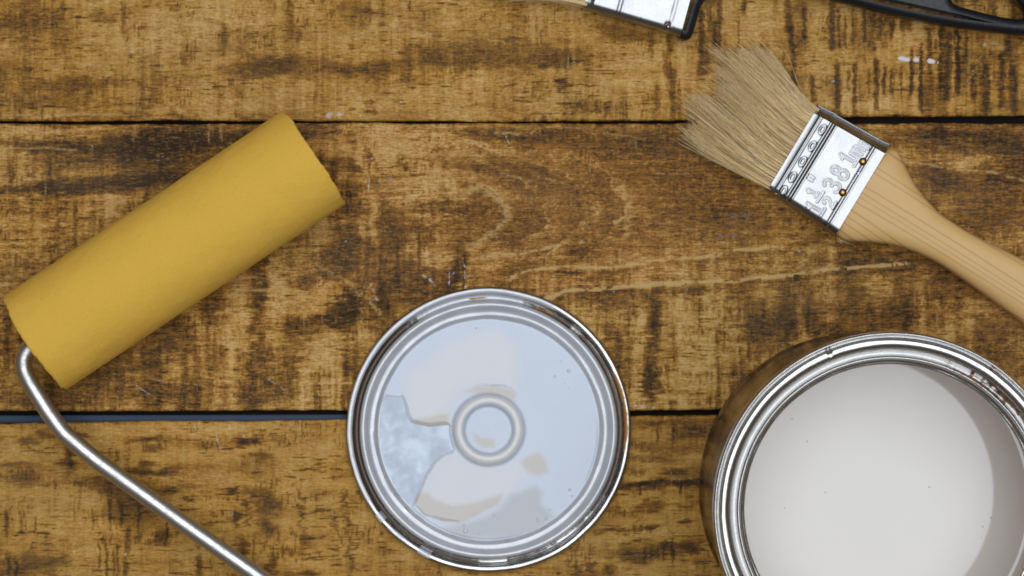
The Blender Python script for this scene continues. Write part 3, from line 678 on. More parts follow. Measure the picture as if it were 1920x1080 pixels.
# ------------------------------------------------------------------ PAINT CAN LID
def build_lid():
    c = P(916, 806, .003); c.z = .0004
    root = thing('paint_can_lid', 'round tin can lid lying loose on the planks, its inside coated with wet white paint', 'can lid', (c.x, c.y, 0), (math.radians(-0.55), math.radians(0.3), 0))
    mm = .001
    key = [(52.0, .5), (52.9, .9), (53.35, 1.9), (53.4, 2.9), (53.05, 3.7), (52.4, 4.05), (51.6, 4.0), (51.0, 3.6), (50.7, 2.4), (50.4, 1.2), (49.9, .7), (49.2, .6), (48.7, 1.0),
           (48.4, 2.6), (48.2, 4.4), (47.8, 5.6), (47.1, 6.1), (46.3, 6.0), (45.6, 5.4), (45.0, 4.6), (44.2, 4.2), (43.2, 4.05), (42.5, 3.7), (41.8, 2.8), (41.2, 2.45), (40.6, 2.4),
           (34, 2.4), (27, 2.4), (20, 2.4), (14.6, 2.4), (13.7, 2.45), (13.2, 2.8), (12.6, 3.5), (11.8, 3.95), (10.9, 4.05), (10.0, 3.85), (9.4, 3.3), (9.0, 2.8), (8.5, 2.6), (7.8, 2.6), (4, 2.6), (.6, 2.6), (.02, 2.6)]
    cr = catmull([(r * mm, z * mm) for r, z in key], 3)
    keep = [cr[0]]
    for p in cr[1:]:
        if math.dist(p, keep[-1]) > .00008: keep.append(p)
    def loc_to_px(X, Y): return 916 + X / S * 1.002, 806 - Y / S * 1.002
    def attrf(V):
        X, Y = V[:, 0], V[:, 1]; r = np.hypot(X, Y) / mm; th = np.degrees(np.arctan2(Y, X))
        groove = np.exp(-((r - 49.9) / .75) ** 2)
        rim = np.exp(-((r - 51.6) / .8) ** 2)
        n1 = fbm(th / 14 + 30, r * 0 + 2, 301, 4); n2 = fbm(th / 5 + 90, r / 3, 303, 3)
        def win(c, w, p=4): return np.exp(-np.abs(((th - c + 180) % 360 - 180) / w) ** p)
        groove = np.exp(-((r - 49.5 + .25 * win(0, 80)) / (1.05 - .35 * win(0, 90) - .3 * win(-90, 60))) ** 4)
        rust_dark = groove * (win(178, 62) * .95 + win(-95, 70) * .55 * sstep(.36, .5, n1) * (np.abs(r - 49.2) < .75) + win(10, 45) * .75 + win(60, 26) * .5 * sstep(.4, .5, n1))  # rusty at right; left and lower-left arcs are dark reflections painted in
        rust_dark += np.exp(-((r - 51.4) / .9) ** 2) * win(9, 21) * .85 * sstep(.36, .5, n2 * .5 + n1 * .5)
        painted = sstep(43, 44.5, r) * (1 - sstep(48.0, 48.6, r)) * .85 + sstep(50.5, 51.2, r) * (1 - sstep(52.5, 53.1, r)) * .9 * win(140, 95) + sstep(48.3, 49, r) * (1 - sstep(50.6, 51.2, r)) * .9 * win(95, 32) \
                  + sstep(40.5, 41.5, r) * (1 - sstep(43, 44.5, r)) * .72
        # drips over the rim at lower left
        for a0, w0 in ((-117.5, 3.0), (-141, 2.4)):
            painted = np.maximum(painted, np.exp(-((th - a0) / w0) ** 4) * (r > 48) * (1 - sstep(52.8, 53.3, r)))
        return dict(orange=np.clip(np.exp(-((r - 51.3) / 1.0) ** 2) * win(12, 30) + .25 * win(0, 40), 0, 1), panel=1 - sstep(41.8, 43.5, r), rust_dark=np.clip(rust_dark, 0, 1), painted=np.clip(painted + (n2 - .5) * .5 * (painted > .05), 0, 1))
    m = Mat('lid_tin')
    ru = m.attr('rust_dark'); pa = m.attr('painted')
    n5 = m.noise(m.map((450, 450, 450)), 1, 4, .6); sp = m.noise(m.map((1500, 1500, 1500)), 1, 3, .6); big = m.noise(m.map((110, 110, 110)), 1, 3)
    f = m.rng(m.math('ADD', ru, m.math('MULTIPLY', m.math('SUBTRACT', n5, .5), .6)), .38, .58)
    p = m.rng(m.math('ADD', pa, m.math('MULTIPLY', m.math('SUBTRACT', big, .5), .5)), .35, .60)
    base = m.mix(m.rng(m.noise(m.map((160, 160, 160)), 1, 4), .35, .7), (.150, .168, .200), (.205, .228, .265))
    base = m.mix(m.attr('panel'), m.mix(m.rng(big, .35, .7), (.50, .50, .50), (.36, .355, .35)), base)
    rc = m.mix(m.rng(m.math('ADD', m.attr('orange'), m.math('MULTIPLY', m.math('SUBTRACT', n5, .5), .8)), .15, .85), (0.070, 0.042, 0.024), (0.42, 0.19, 0.040))
    col = m.mix(p, base, m.mix(m.rng(big, .35, .7), (.60, .62, .66), (.52, .55, .60)))
    col = m.mix(f, col, rc)
    met = m.math('MULTIPLY', m.math('SUBTRACT', 1.0, m.math('MULTIPLY', p, .8)), m.math('SUBTRACT', 1.0, f))
    rgh = m.math('ADD', m.rng(big, .3, .7, .22, .27), m.math('MULTIPLY', f, .1))
    m.set(Base_Color=col, Metallic=met, Roughness=rgh, Normal=m.bump(big, .10, .0006))
    def fn(V):
        r = np.hypot(V[:, 0], V[:, 1]); th = np.arctan2(V[:, 1], V[:, 0]); W = V.copy()
        k = 1 + (fbm(th * 6 + 40, th * 0, 305, 3) - .5) * .006 * (r > .050)
        W[:, 0] *= k; W[:, 1] *= k
        W[:, 2] += (fbm(th * 2 + 9, r * 100, 307, 3) - .5) * .0006 * (r > .043)
        return W
    # outside face too, so the lid has thickness
    under = [(p_[0], p_[1] - .0004) for p_ in keep[::-1]]
    lathe('lid_plate', [tuple(q) for q in keep] + under, 480, m.m, root, fn=fn, closed=False, attrf=attrf)
    # wet paint film: one sheet that dips under the tin where the tin shows
    nr, nt = 250, 720
    rr = np.linspace(.0001, .0416, nr); th = np.arange(nt) * 2 * math.pi / nt
    RR, TH = np.meshgrid(rr, th)
    X = RR * np.cos(TH); Y = RR * np.sin(TH)
    px, py = loc_to_px(X, Y)
    jx = px + (fbm(px / 45, py / 45, 311, 2) - .5) * 10; jy = py + (fbm(px / 45, py / 45, 313, 2) - .5) * 10
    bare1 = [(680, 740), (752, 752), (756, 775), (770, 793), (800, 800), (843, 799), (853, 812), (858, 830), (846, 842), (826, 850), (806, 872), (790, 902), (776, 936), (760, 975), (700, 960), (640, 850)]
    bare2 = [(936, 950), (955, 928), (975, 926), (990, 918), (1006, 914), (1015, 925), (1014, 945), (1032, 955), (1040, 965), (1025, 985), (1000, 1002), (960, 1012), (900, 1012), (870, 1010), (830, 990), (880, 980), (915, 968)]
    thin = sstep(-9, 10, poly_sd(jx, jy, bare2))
    sd = -poly_sd(jx, jy, bare1)
    sd = np.where(RR < .0152, np.maximum(sd, (.0152 - RR) / S * 2), sd)         # positive where there is paint
    prof_r = [q[0] for q in keep[::-1]]; prof_z = [q[1] for q in keep[::-1]]
    zp = np.interp(RR, prof_r, prof_z)
    zring = np.where(RR < .0146, np.interp(RR, prof_r, prof_z), .0024)
    thick = .00055 * sstep(0, 1, np.clip((sd + 2) / 9, 0, 1))
    Z = np.where(sd > -2.0, zp + .00006 + thick, zp - .0003)
    Z = zp - .0003 + (.0003 + .00026) * sstep(-7.0, 12.0, sd) + (fbm(px / 60, py / 60, 315, 3) - .5) * .0003
    Z = np.where(RR > .0405, Z - (RR - .0405) * .25, Z)
    # thicker pooled cream lobes
    lobe1 = [(752, 758), (752, 735), (768, 705), (800, 675), (840, 645), (890, 622), (940, 622), (968, 650), (970, 700), (962, 735), (938, 727), (900, 727), (865, 738), (846, 755), (842, 775), (848, 800), (800, 802), (772, 794), (758, 776)]
    lobe2 = [(778, 945), (786, 915), (800, 885), (822, 858), (850, 838), (868, 850), (900, 868), (940, 872), (975, 860), (990, 895), (965, 925), (930, 945), (900, 962), (865, 980), (830, 978), (795, 968)]
    l1 = poly_sd(jx, jy, lobe1); l2 = poly_sd(jx, jy, lobe2)
    Z += .00025 * sstep(-2, 10, np.maximum(l1, l2))
    crm = np.clip(sstep(-20, 26, l1) * .62 + sstep(-20, 26, l2) * .55, 0, 1)
    beige_refl = [[(772, 787), (800, 783), (842, 774), (842, 799), (800, 802), (780, 797)],
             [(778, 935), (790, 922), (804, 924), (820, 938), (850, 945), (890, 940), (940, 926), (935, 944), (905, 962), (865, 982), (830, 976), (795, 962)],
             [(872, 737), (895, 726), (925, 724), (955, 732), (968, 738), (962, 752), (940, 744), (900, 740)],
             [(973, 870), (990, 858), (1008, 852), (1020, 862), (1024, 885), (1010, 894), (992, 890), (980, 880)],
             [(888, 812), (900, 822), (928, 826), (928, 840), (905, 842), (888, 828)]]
    bg_ = np.zeros(px.shape)  # where the film mirrors no sky, painted as warm patches in its colour
    for pl in beige_refl: bg_ = np.maximum(bg_, sstep(-6.0, 6.0, poly_sd(jx, jy, pl)))
    ringc = np.exp(-((RR / mm - 11.2) / 1.9) ** 4)
    crm = np.maximum(crm, ringc * .85)
    at = dict(cream=crm * (1 - thin), beige_refl=bg_ * (1 - thin), thin=thin, seam=np.exp(-((RR / mm - 13.9) / .45) ** 2) + .8 * np.exp(-((RR / mm - 8.6) / .45) ** 2))
    V = np.stack([X, Y, Z], -1).reshape(-1, 3)
    q = grid_quads(nt, nr, wrap_u=True, flip=True)
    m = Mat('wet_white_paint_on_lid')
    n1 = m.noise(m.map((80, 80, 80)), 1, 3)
    col = m.mix(m.attr('cream'), m.mix(n1, (.53, .61, .755), (.58, .65, .775)), (.71, .70, .69))  # bluish base paints the sky's reflection into the film colour
    col = m.mix(m.math('MULTIPLY', m.attr('beige_refl'), .9), col, (.53, .495, .455))
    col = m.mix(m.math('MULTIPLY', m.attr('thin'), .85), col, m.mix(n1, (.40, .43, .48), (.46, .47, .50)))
    col = m.mix(m.math('MULTIPLY', m.attr('seam'), .55), col, (.30, .33, .40))
    m.set(Base_Color=col, Roughness=.09, IOR=1.5, Coat_Weight=.15, Coat_Roughness=.05)
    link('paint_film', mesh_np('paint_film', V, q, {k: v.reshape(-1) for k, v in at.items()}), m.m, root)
    # small bubbles and crumbs in the film
    mb = Mat('paint_bubble'); mb.set(Base_Color=(.66, .67, .70, 1), Roughness=.06)
    rnd = random.Random(4)
    vs, qs = [], []
    spots = [(1066, 696, 3.4), (1040, 706, 2.2), (1052, 678, 1.6), (873, 995, 4.5), (870, 985, 3), (926, 966, 2.6), (1008, 975, 3), (1024, 972, 2.6), (1031, 956, 2), (898, 1000, 2), (895, 588, 2.4), (893, 616, 2.2), (1068, 918, 3), (1072, 930, 2), (760, 590, 2)]
    for k in range(10):
        a = rnd.uniform(0, 6.28); r = rnd.uniform(60, 195); spots.append((913 + r * math.cos(a), 803 + r * math.sin(a), rnd.uniform(.8, 1.5)))
    for sx, sy, r in spots:
        cx = (sx - 916) * S; cy = (806 - sy) * S; R = r * S
        if math.hypot(cx, cy) > .0405: continue
        b0 = len(vs)
        for i in range(5):
            ph = i / 4 * math.pi / 2
            for j in range(12):
                t = j / 12 * 2 * math.pi
                vs.append((cx + R * math.cos(ph) * math.cos(t), cy + R * math.cos(ph) * math.sin(t), .0028 + R * .55 * math.sin(ph)))
        for i in range(4):
            for j in range(12):
                qs.append((b0 + i * 12 + j, b0 + i * 12 + (j + 1) % 12, b0 + (i + 1) * 12 + (j + 1) % 12, b0 + (i + 1) * 12 + j))
    link('paint_bubbles', mesh_np('paint_bubbles', np.array(vs), np.array(qs)), mb.m, root)['kind'] = 'stuff'
build_lid()

# ------------------------------------------------------------------ PAINT CAN
def build_can():
    H = .125
    dz = 11.0          # the can is this much (mm) taller than its ring profile is written for
    c = P(1674, 959, H); c.z = 0
    root = thing('paint_can', 'open tin paint can full of white paint at the lower right corner', 'paint can', (c.x, c.y, 0))
    mm = .001
    def attrf(V):
        X, Y = V[:, 0], V[:, 1]; r = np.hypot(X, Y) / mm; z = V[:, 2] / mm; th = np.degrees(np.arctan2(Y, X))
        n1 = fbm(th / 9 + 40, r / 2, 401, 4)
        rust_dark = np.exp(-((r - 52.4) / .8) ** 2) * (z > 100) * np.exp(-((th - 52) / 20) ** 2) * .95 * sstep(.30, .50, n1)
        rust_dark += np.exp(-((r - 54.3) / .8) ** 2) * (z > 100) * np.exp(-((th - 42) / 16) ** 2) * .8 * sstep(.33, .52, n1)
        rust_dark += np.exp(-((r - 59) / 1.2) ** 2) * (z > 100) * np.exp(-((th - 50) / 8) ** 2) * .5 * sstep(.4, .55, n1)
        rust_dark += .42 * sstep(.70, .78, fbm(th / 2.2 + 90, r * 1.5, 403, 2)) * (z > 100)
        rust_dark += (z < 106) * (r > 56) * .30 * sstep(.4, .6, fbm(th / 6, z / 5, 405, 3))
        return dict(rust_dark=np.clip(rust_dark, 0, 1))
    body = Mat('dark_tin_body')
    n1 = body.noise(body.map((150, 150, 40)), 1, 4); n2 = body.noise(body.map((700, 700, 700)), 1, 3)
    body.set(Base_Color=body.mix(body.rng(n1, .4, .65), (.40, .37, .33), (.20, .16, .12)), Metallic=.95, Roughness=body.rng(n2, .3, .7, .20, .34), Normal=body.bump(n1, .12, .0015))
    # outside wall with its lower seam
    pr = [(55.5, 1.2), (57.0, .2), (58.0, 0.3), (58.5, 1.0), (58.5, 2.4), (58.0, 3.2), (57.5, 3.8), (57.4, 12), (57.4, 40), (57.4, 80), (57.6, 110), (58.4, 116.2), (59.6, 119.0)]
    pr = resample([(r * mm, z * mm) for r, z in pr], .004)
    def dent(V):
        th = np.arctan2(V[:, 1], V[:, 0]); W = V.copy(); k = 1 + (fbm(th * 4 + 30, V[:, 2] * 60, 409, 3) - .5) * .006
        W[:, 0] *= k; W[:, 1] *= k; return W
    lathe('body', pr, 256, body.m, root, fn=dent)
    bt = lathe('base', [(58.0 * mm, 1.4 * mm), (56 * mm, 1.3 * mm), (20 * mm, 1.2 * mm), (.1 * mm, 1.2 * mm)], 128, body.m, root)
    # inner wall
    mi = Mat('paint_coated_wall'); ni = mi.noise(mi.map((200, 200, 60)), 1, 4)
    mi.set(Base_Color=mi.mix(mi.rng(ni, .4, .7), (.82, .68, .50), (.74, .60, .43)), Roughness=.4)
    lathe('inner_wall', [(56.9 * mm, 30 * mm), (56.9 * mm, 60 * mm), (56.9 * mm, 90 * mm), (56.9 * mm, 114 * mm), (56.0 * mm, 116.5 * mm), (51.2 * mm, 117 * mm)], 200, mi.m, root)
    # the ring: double seam outside, lid groove, curled inner lip
    key = [(59.3, 106.4), (60.2, 107.2), (60.75, 109), (60.8, 111.6), (60.55, 113.2), (60.0, 113.9), (59.4, 113.6), (59.05, 112.9), (58.6, 113.1), (58.1, 113.6), (57.2, 113.9), (56.1, 113.7), (55.3, 113.2), (54.75, 112.2),
           (54.4, 110.6), (53.9, 109.2), (53.3, 108.7), (52.75, 109.2), (52.4, 110.3), (51.85, 110.9), (51.3, 110.5), (51.05, 109.2), (51.0, 107.4), (50.8, 106.5), (50.4, 106.2), (49.8, 106.0), (49.45, 105.4), (49.6, 104.6), (50.5, 104.2)]
    cr = catmull([(r * mm, (z + dz) * mm) for r, z in key], 4)
    def fn(V):
        r = np.hypot(V[:, 0], V[:, 1]) / mm; th = np.arctan2(V[:, 1], V[:, 0]); W = V.copy()
        k = 1 + (fbm(th * 5 + 40, r * 0, 411, 3) - .5) * .0030 + (fbm(th * 24 + 40, r, 413, 2) - .5) * .0008 * (r < 51)
        W[:, 0] *= k; W[:, 1] *= k
        W[:, 2] += (fbm(th * 6 + 9, r / 3, 415, 2) - .5) * .00014
        nick = np.exp(-((th - 1.95) / .008) ** 2) * np.exp(-((r - 58) / 1.3) ** 2); W[:, 2] -= nick * .0007
        return W
    lathe('rim', [tuple(q) for q in cr], 720, tin_material('rim_tin', (.48, .475, .47), .17), root, fn=fn, attrf=attrf)
    # paint inside
    zP = .067
    nr, nt = 60, 256
    rr = np.linspace(.00005, .0570, nr); th = np.arange(nt) * 2 * math.pi / nt
    RR, TH = np.meshgrid(rr, th)
    X = RR * np.cos(TH); Y = RR * np.sin(TH)
    Z = zP + .0012 * np.exp(-(.0570 - RR) / .0012)
    mp = Mat('wet_white_paint')
    n1 = mp.noise(mp.map((40, 40, 40)), 1, 3)
    vor = mp.n.new('ShaderNodeTexVoronoi'); vor.inputs['Scale'].default_value = 150; mp.l.new(mp.map((1, 1, 1)), vor.inputs['Vector'])
    gate = mp.noise(mp.map((130, 130, 130)), 1, 2)
    dot = mp.math('MULTIPLY', mp.rng(vor.outputs['Distance'], .05, .08, 1, 0), mp.rng(gate, .53, .58, 0, .6))
    col = mp.mix(n1, (.625, .605, .590), (.645, .625, .612))
    col = mp.mix(dot, col, (.30, .28, .26))
    mp.set(Base_Color=col, Roughness=.06, IOR=1.66)
    link('paint', mesh_np('paint', np.stack([X, Y, Z], -1).reshape(-1, 3), grid_quads(nt, nr, wrap_u=True, flip=True)), mp.m, root)
    # paint drip hanging under the inner lip
    a0 = math.radians(-8)
    pts = [(math.cos(a0 + t * .016) * .0505, math.sin(a0 + t * .016) * .0505, .1160 - .0015 * abs(math.sin(t * 2))) for t in np.linspace(-1, 1, 9)]
    link('paint_drip', tube_mesh('paint_drip', pts, [.0002, .0005, .0007, .0009, .0011, .0009, .0007, .0005, .0002], 10), mi.m, root)
build_can()

# ------------------------------------------------------------------ BRUSHES
def arc(cx, cy, rx, ry, a0, a1, n=10):
    return [(cx + rx * math.cos(math.radians(a0 + (a1 - a0) * i / n)), cy + ry * math.sin(math.radians(a0 + (a1 - a0) * i / n))) for i in range(n + 1)]
GLYPH = {   # stroke centre lines in a unit cell, x right, y up
 '1': [[(.18, .78), (.5, 1.0), (.5, 0)], [(.15, 0), (.85, 0)]],
 '2': [arc(.5, .72, .36, .28, 170, -30, 9) + [(.14, 0)], [(.14, 0), (.88, 0)]],
 '3': [arc(.46, .75, .34, .25, 150, -90, 9) , arc(.46, .26, .40, .26, 90, -150, 10)],
 '8': [arc(.5, .75, .28, .24, 0, 360, 14), arc(.5, .26, .37, .27, 0, 360, 14)],
 '.': [[(.5, 0), (.5, .05)]],
 '"': [[(.25, 1.0), (.22, .62)], [(.68, 1.0), (.65, .62)]],
 'm': [[(.0, 0), (.0, .66)], [(.0, .5)] + arc(.24, .46, .24, .2, 160, 0, 6) + [(.48, 0)], [(.48, .46)] + arc(.74, .46, .25, .2, 170, 0, 6) + [(.99, 0)]],
 '-': [[(0, 0), (1, 0)]],
}

def ferrule_metal():
    m = tin_material('nickel_ferrule', (.335, .34, .355), .27, rust_dark=False)
    return m
NICKEL = ferrule_metal()
BRASS = Mat('brass_nail'); _n = BRASS.noise(BRASS.map((900, 900, 900)), 1, 3)
BRASS.set(Base_Color=BRASS.mix(_n, (.55, .33, .10), (.30, .17, .05)), Metallic=1.0, Roughness=.28); BRASS = BRASS.m
DARKNAIL = Mat('dark_nail'); DARKNAIL.set(Base_Color=(.25, .20, .17, 1), Metallic=1.0, Roughness=.25); DARKNAIL = DARKNAIL.m

def ferrule_mesh(L, wf, wr, T, relief, rail):
    """u from -L (bristle end) to 0; half widths wf at the front, wr at the rear; top at z=T, bottom at z=0.3 mm"""
    # cross-section in (v, z), going from the bottom over the lower side, across the top, down the upper side; v in -1..1 relative
    mm = .001
    us = np.linspace(-L, 0, int(L / .00015))
    sec = []      # (kind, s or offset)
    W = (wf + wr) / 2
    pts = []
    # lower side (v = -W): rounded shoulder
    r = .0026
    pts.append((-W + .004, .0003)); pts.append((-W + r, .0003))
    for t in np.linspace(0, 1, 7): pts.append((-W + r - r * math.sin(t * math.pi / 2), .0003 + r - r * math.cos(t * math.pi / 2)))
    rs = .0030
    for t in np.linspace(0, 1, 12)[0:]: pts.append((-W + rs - rs * math.cos(t * math.pi / 2), T - rs + rs * math.sin(t * math.pi / 2)))
    vend = W - (.0041 if rail else .0028)
    for v in np.arange(-W + rs + .0002, vend, .00015): pts.append((v, T))
    if rail:
        pts += [(W - .0040, T - .0001), (W - .0037, T - .0004)] + [(W - .0036 + .0028 * t, T - .0006 - .0050 * t) for t in np.linspace(0, 1, 20)] + [(W - .0007, T - .0057)]
        for t in np.linspace(0, 1, 8): pts.append((W - .00035 - .00033 * math.cos(t * math.pi), T - .0057 + .0005 * math.sin(t * math.pi)))
        pts += [(W, T - .0080), (W, .003)]
    else:
        for t in np.linspace(0, 1, 10): pts.append((W - .0028 + .0028 * math.sin(t * math.pi / 2), T - .0028 + .0028 * math.cos(t * math.pi / 2)))
        pts += [(W, .004)]
    pts += [(W - .0008, .0009), (W - .0026, .0003), (W - .004, .0003)]
    pts = np.array(pts)
    U = np.repeat(us[:, None], len(pts), 1); Vv = np.repeat(pts[None, :, 0], len(us), 0); Z = np.repeat(pts[None, :, 1], len(us), 0)
    width = wf + (wr - wf) * (U + L) / L
    Vv = Vv * width / W
    topm = sstep(T - .0022, T - .0005, Z)
    hh = relief(U, Vv)
    Z = Z + hh * topm
    # slight pinch towards the bristles, and a bowed, hand-worn top
    pin = sstep(.0046, .0, U + L)
    Z = Z - topm * pin * .0009
    Z += topm * (fbm(U * 160 + 50, Vv * 160 + 50, 501, 2) - .5) * .00022
    side = 1 - topm
    Vv = Vv + side * np.sign(Vv) * (np.interp(U, [-L, -L * .86, -L * .8, -L * .74, -L * .1, 0], [0, 0, .0003, 0, 0, .0003])) * (np.abs(Vv) > width * .8)
    V = np.stack([U, Vv, Z], -1)
    nu, nv = U.shape
    return V, nu, nv

def handle_loft(stations, zc, mat, name, parent, sides=48, expo=2.4):
    """stations: list of (u, v_low, v_high, half_thickness, z_centre)"""
    st = np.array(stations)
    uu = np.linspace(st[0, 0], st[-1, 0], 160)
    cols = [np.interp(uu, st[:, 0], st[:, k]) for k in range(1, 5)]
    k = np.ones(5) / 5                                  # soften the joints between stations
    for i in range(4):
        pad = np.concatenate([[cols[i][0]] * 2, cols[i], [cols[i][-1]] * 2]); cols[i] = np.convolve(pad, k, 'valid')
    lo, hi, ht, zz = cols
    th = np.arange(sides) * 2 * math.pi / sides
    c, s = np.cos(th), np.sin(th)
    cx = np.sign(c) * np.abs(c) ** (2 / expo); sx = np.sign(s) * np.abs(s) ** (2 / expo)
    V = np.zeros((len(uu), sides, 3))
    V[:, :, 0] = uu[:, None]
    V[:, :, 1] = ((lo + hi) / 2)[:, None] + ((hi - lo) / 2)[:, None] * cx[None]
    V[:, :, 2] = zz[:, None] + ht[:, None] * sx[None]
    V = V.reshape(-1, 3); q = grid_quads(len(uu), sides, wrap_v=True)
    a = len(V); V = np.vstack([V, V[:sides].mean(0), V[-sides:].mean(0)])
    tr = []
    n = len(uu)
    for j in range(sides):
        j2 = (j + 1) % sides; tr += [(a, j, j2), (a + 1, (n - 1) * sides + j2, (n - 1) * sides + j)]
    return link(name, mesh_np(name, V, q, tris=np.array(tr)), mat, parent)

def nail(parent, u, v, z, r, mat):
    pr = [(r * 1.02, -r * .25), (r, r * .12), (r * .85, r * .42), (r * .55, r * .62), (r * .2, r * .70), (r * .02, r * .71)]
    o = lathe('nail', pr, 24, mat, parent); o.location = (u, v, z); return o

def frame_of(rear_lo, rear_hi, ang_deg, z):
    o = (P(*rear_lo, z) + P(*rear_hi, z)) / 2; a = math.radians(ang_deg)
    def loc(px, py, zz=z):
        w = P(px, py, zz); dx, dy = w.x - o.x, w.y - o.y
        return dx * math.cos(-a) - dy * math.sin(-a), dx * math.sin(-a) + dy * math.cos(-a)
    return o, a, loc

def strands(name, n, rootf, mat, parent, rad=.00010, seg=9, seed=3, taper=.35):
    """rootf(i, rnd) -> (p0, p1, p2, p3) control points of a cubic"""
    rnd = np.random.RandomState(seed)
    VV = []; tint = []; QQ = []; locks = rnd.rand(400)
    sides = 3; th = np.arange(sides) * 2 * math.pi / sides
    ts = np.linspace(0, 1, seg)
    for i in range(n):
        p0, p1, p2, p3 = [np.array(q) for q in rootf(i, rnd)]
        B = ((1 - ts) ** 3)[:, None] * p0 + (3 * (1 - ts) ** 2 * ts)[:, None] * p1 + (3 * (1 - ts) * ts ** 2)[:, None] * p2 + (ts ** 3)[:, None] * p3
        T = np.gradient(B, axis=0); T /= np.linalg.norm(T, axis=1)[:, None]
        N = np.stack([-T[:, 1], T[:, 0], np.zeros(seg)], -1); N /= np.maximum(np.linalg.norm(N, axis=1)[:, None], 1e-9)
        Bn = np.cross(T, N)
        r = rad * (1 - (1 - taper) * ts ** 1.5) * rnd.uniform(.8, 1.15)
        ring = B[:, None, :] + r[:, None, None] * (np.cos(th)[None, :, None] * N[:, None, :] + np.sin(th)[None, :, None] * Bn[:, None, :])
        b = i * seg * sides
        VV.append(ring.reshape(-1, 3)); tint.append(np.full(seg * sides, .45 * rnd.rand() + .55 * locks[int(abs(p0[1] * 2200 + p0[2] * 900)) % 400]))
    one = grid_quads(seg, sides, wrap_v=True)
    QQ = (one[None] + (np.arange(n) * seg * sides)[:, None, None]).reshape(-1, 4)
    along = np.tile(np.repeat(ts, sides), n)
    me = mesh_np(name, np.concatenate(VV), QQ, dict(tint=np.concatenate(tint), along=along))
    o = link(name, me, mat, parent); o['kind'] = 'stuff'
    return o

def bristle_mat(name, cols):
    m = Mat(name)
    t = m.attr('tint'); a = m.attr('along')
    col = m.ramp(t, [(0, cols[0]), (.16, cols[1]), (.5, cols[2]), (.85, cols[3]), (1, cols[4])])
    m.set(Base_Color=col, Roughness=.45, Specular_IOR_Level=.35, Subsurface_Weight=0)
    return m.m
BRISTLE = bristle_mat('natural_bristle', [(.13, .08, .045), (.62, .42, .20), (.95, .72, .37), (.98, .82, .50), (.98, .91, .68)])

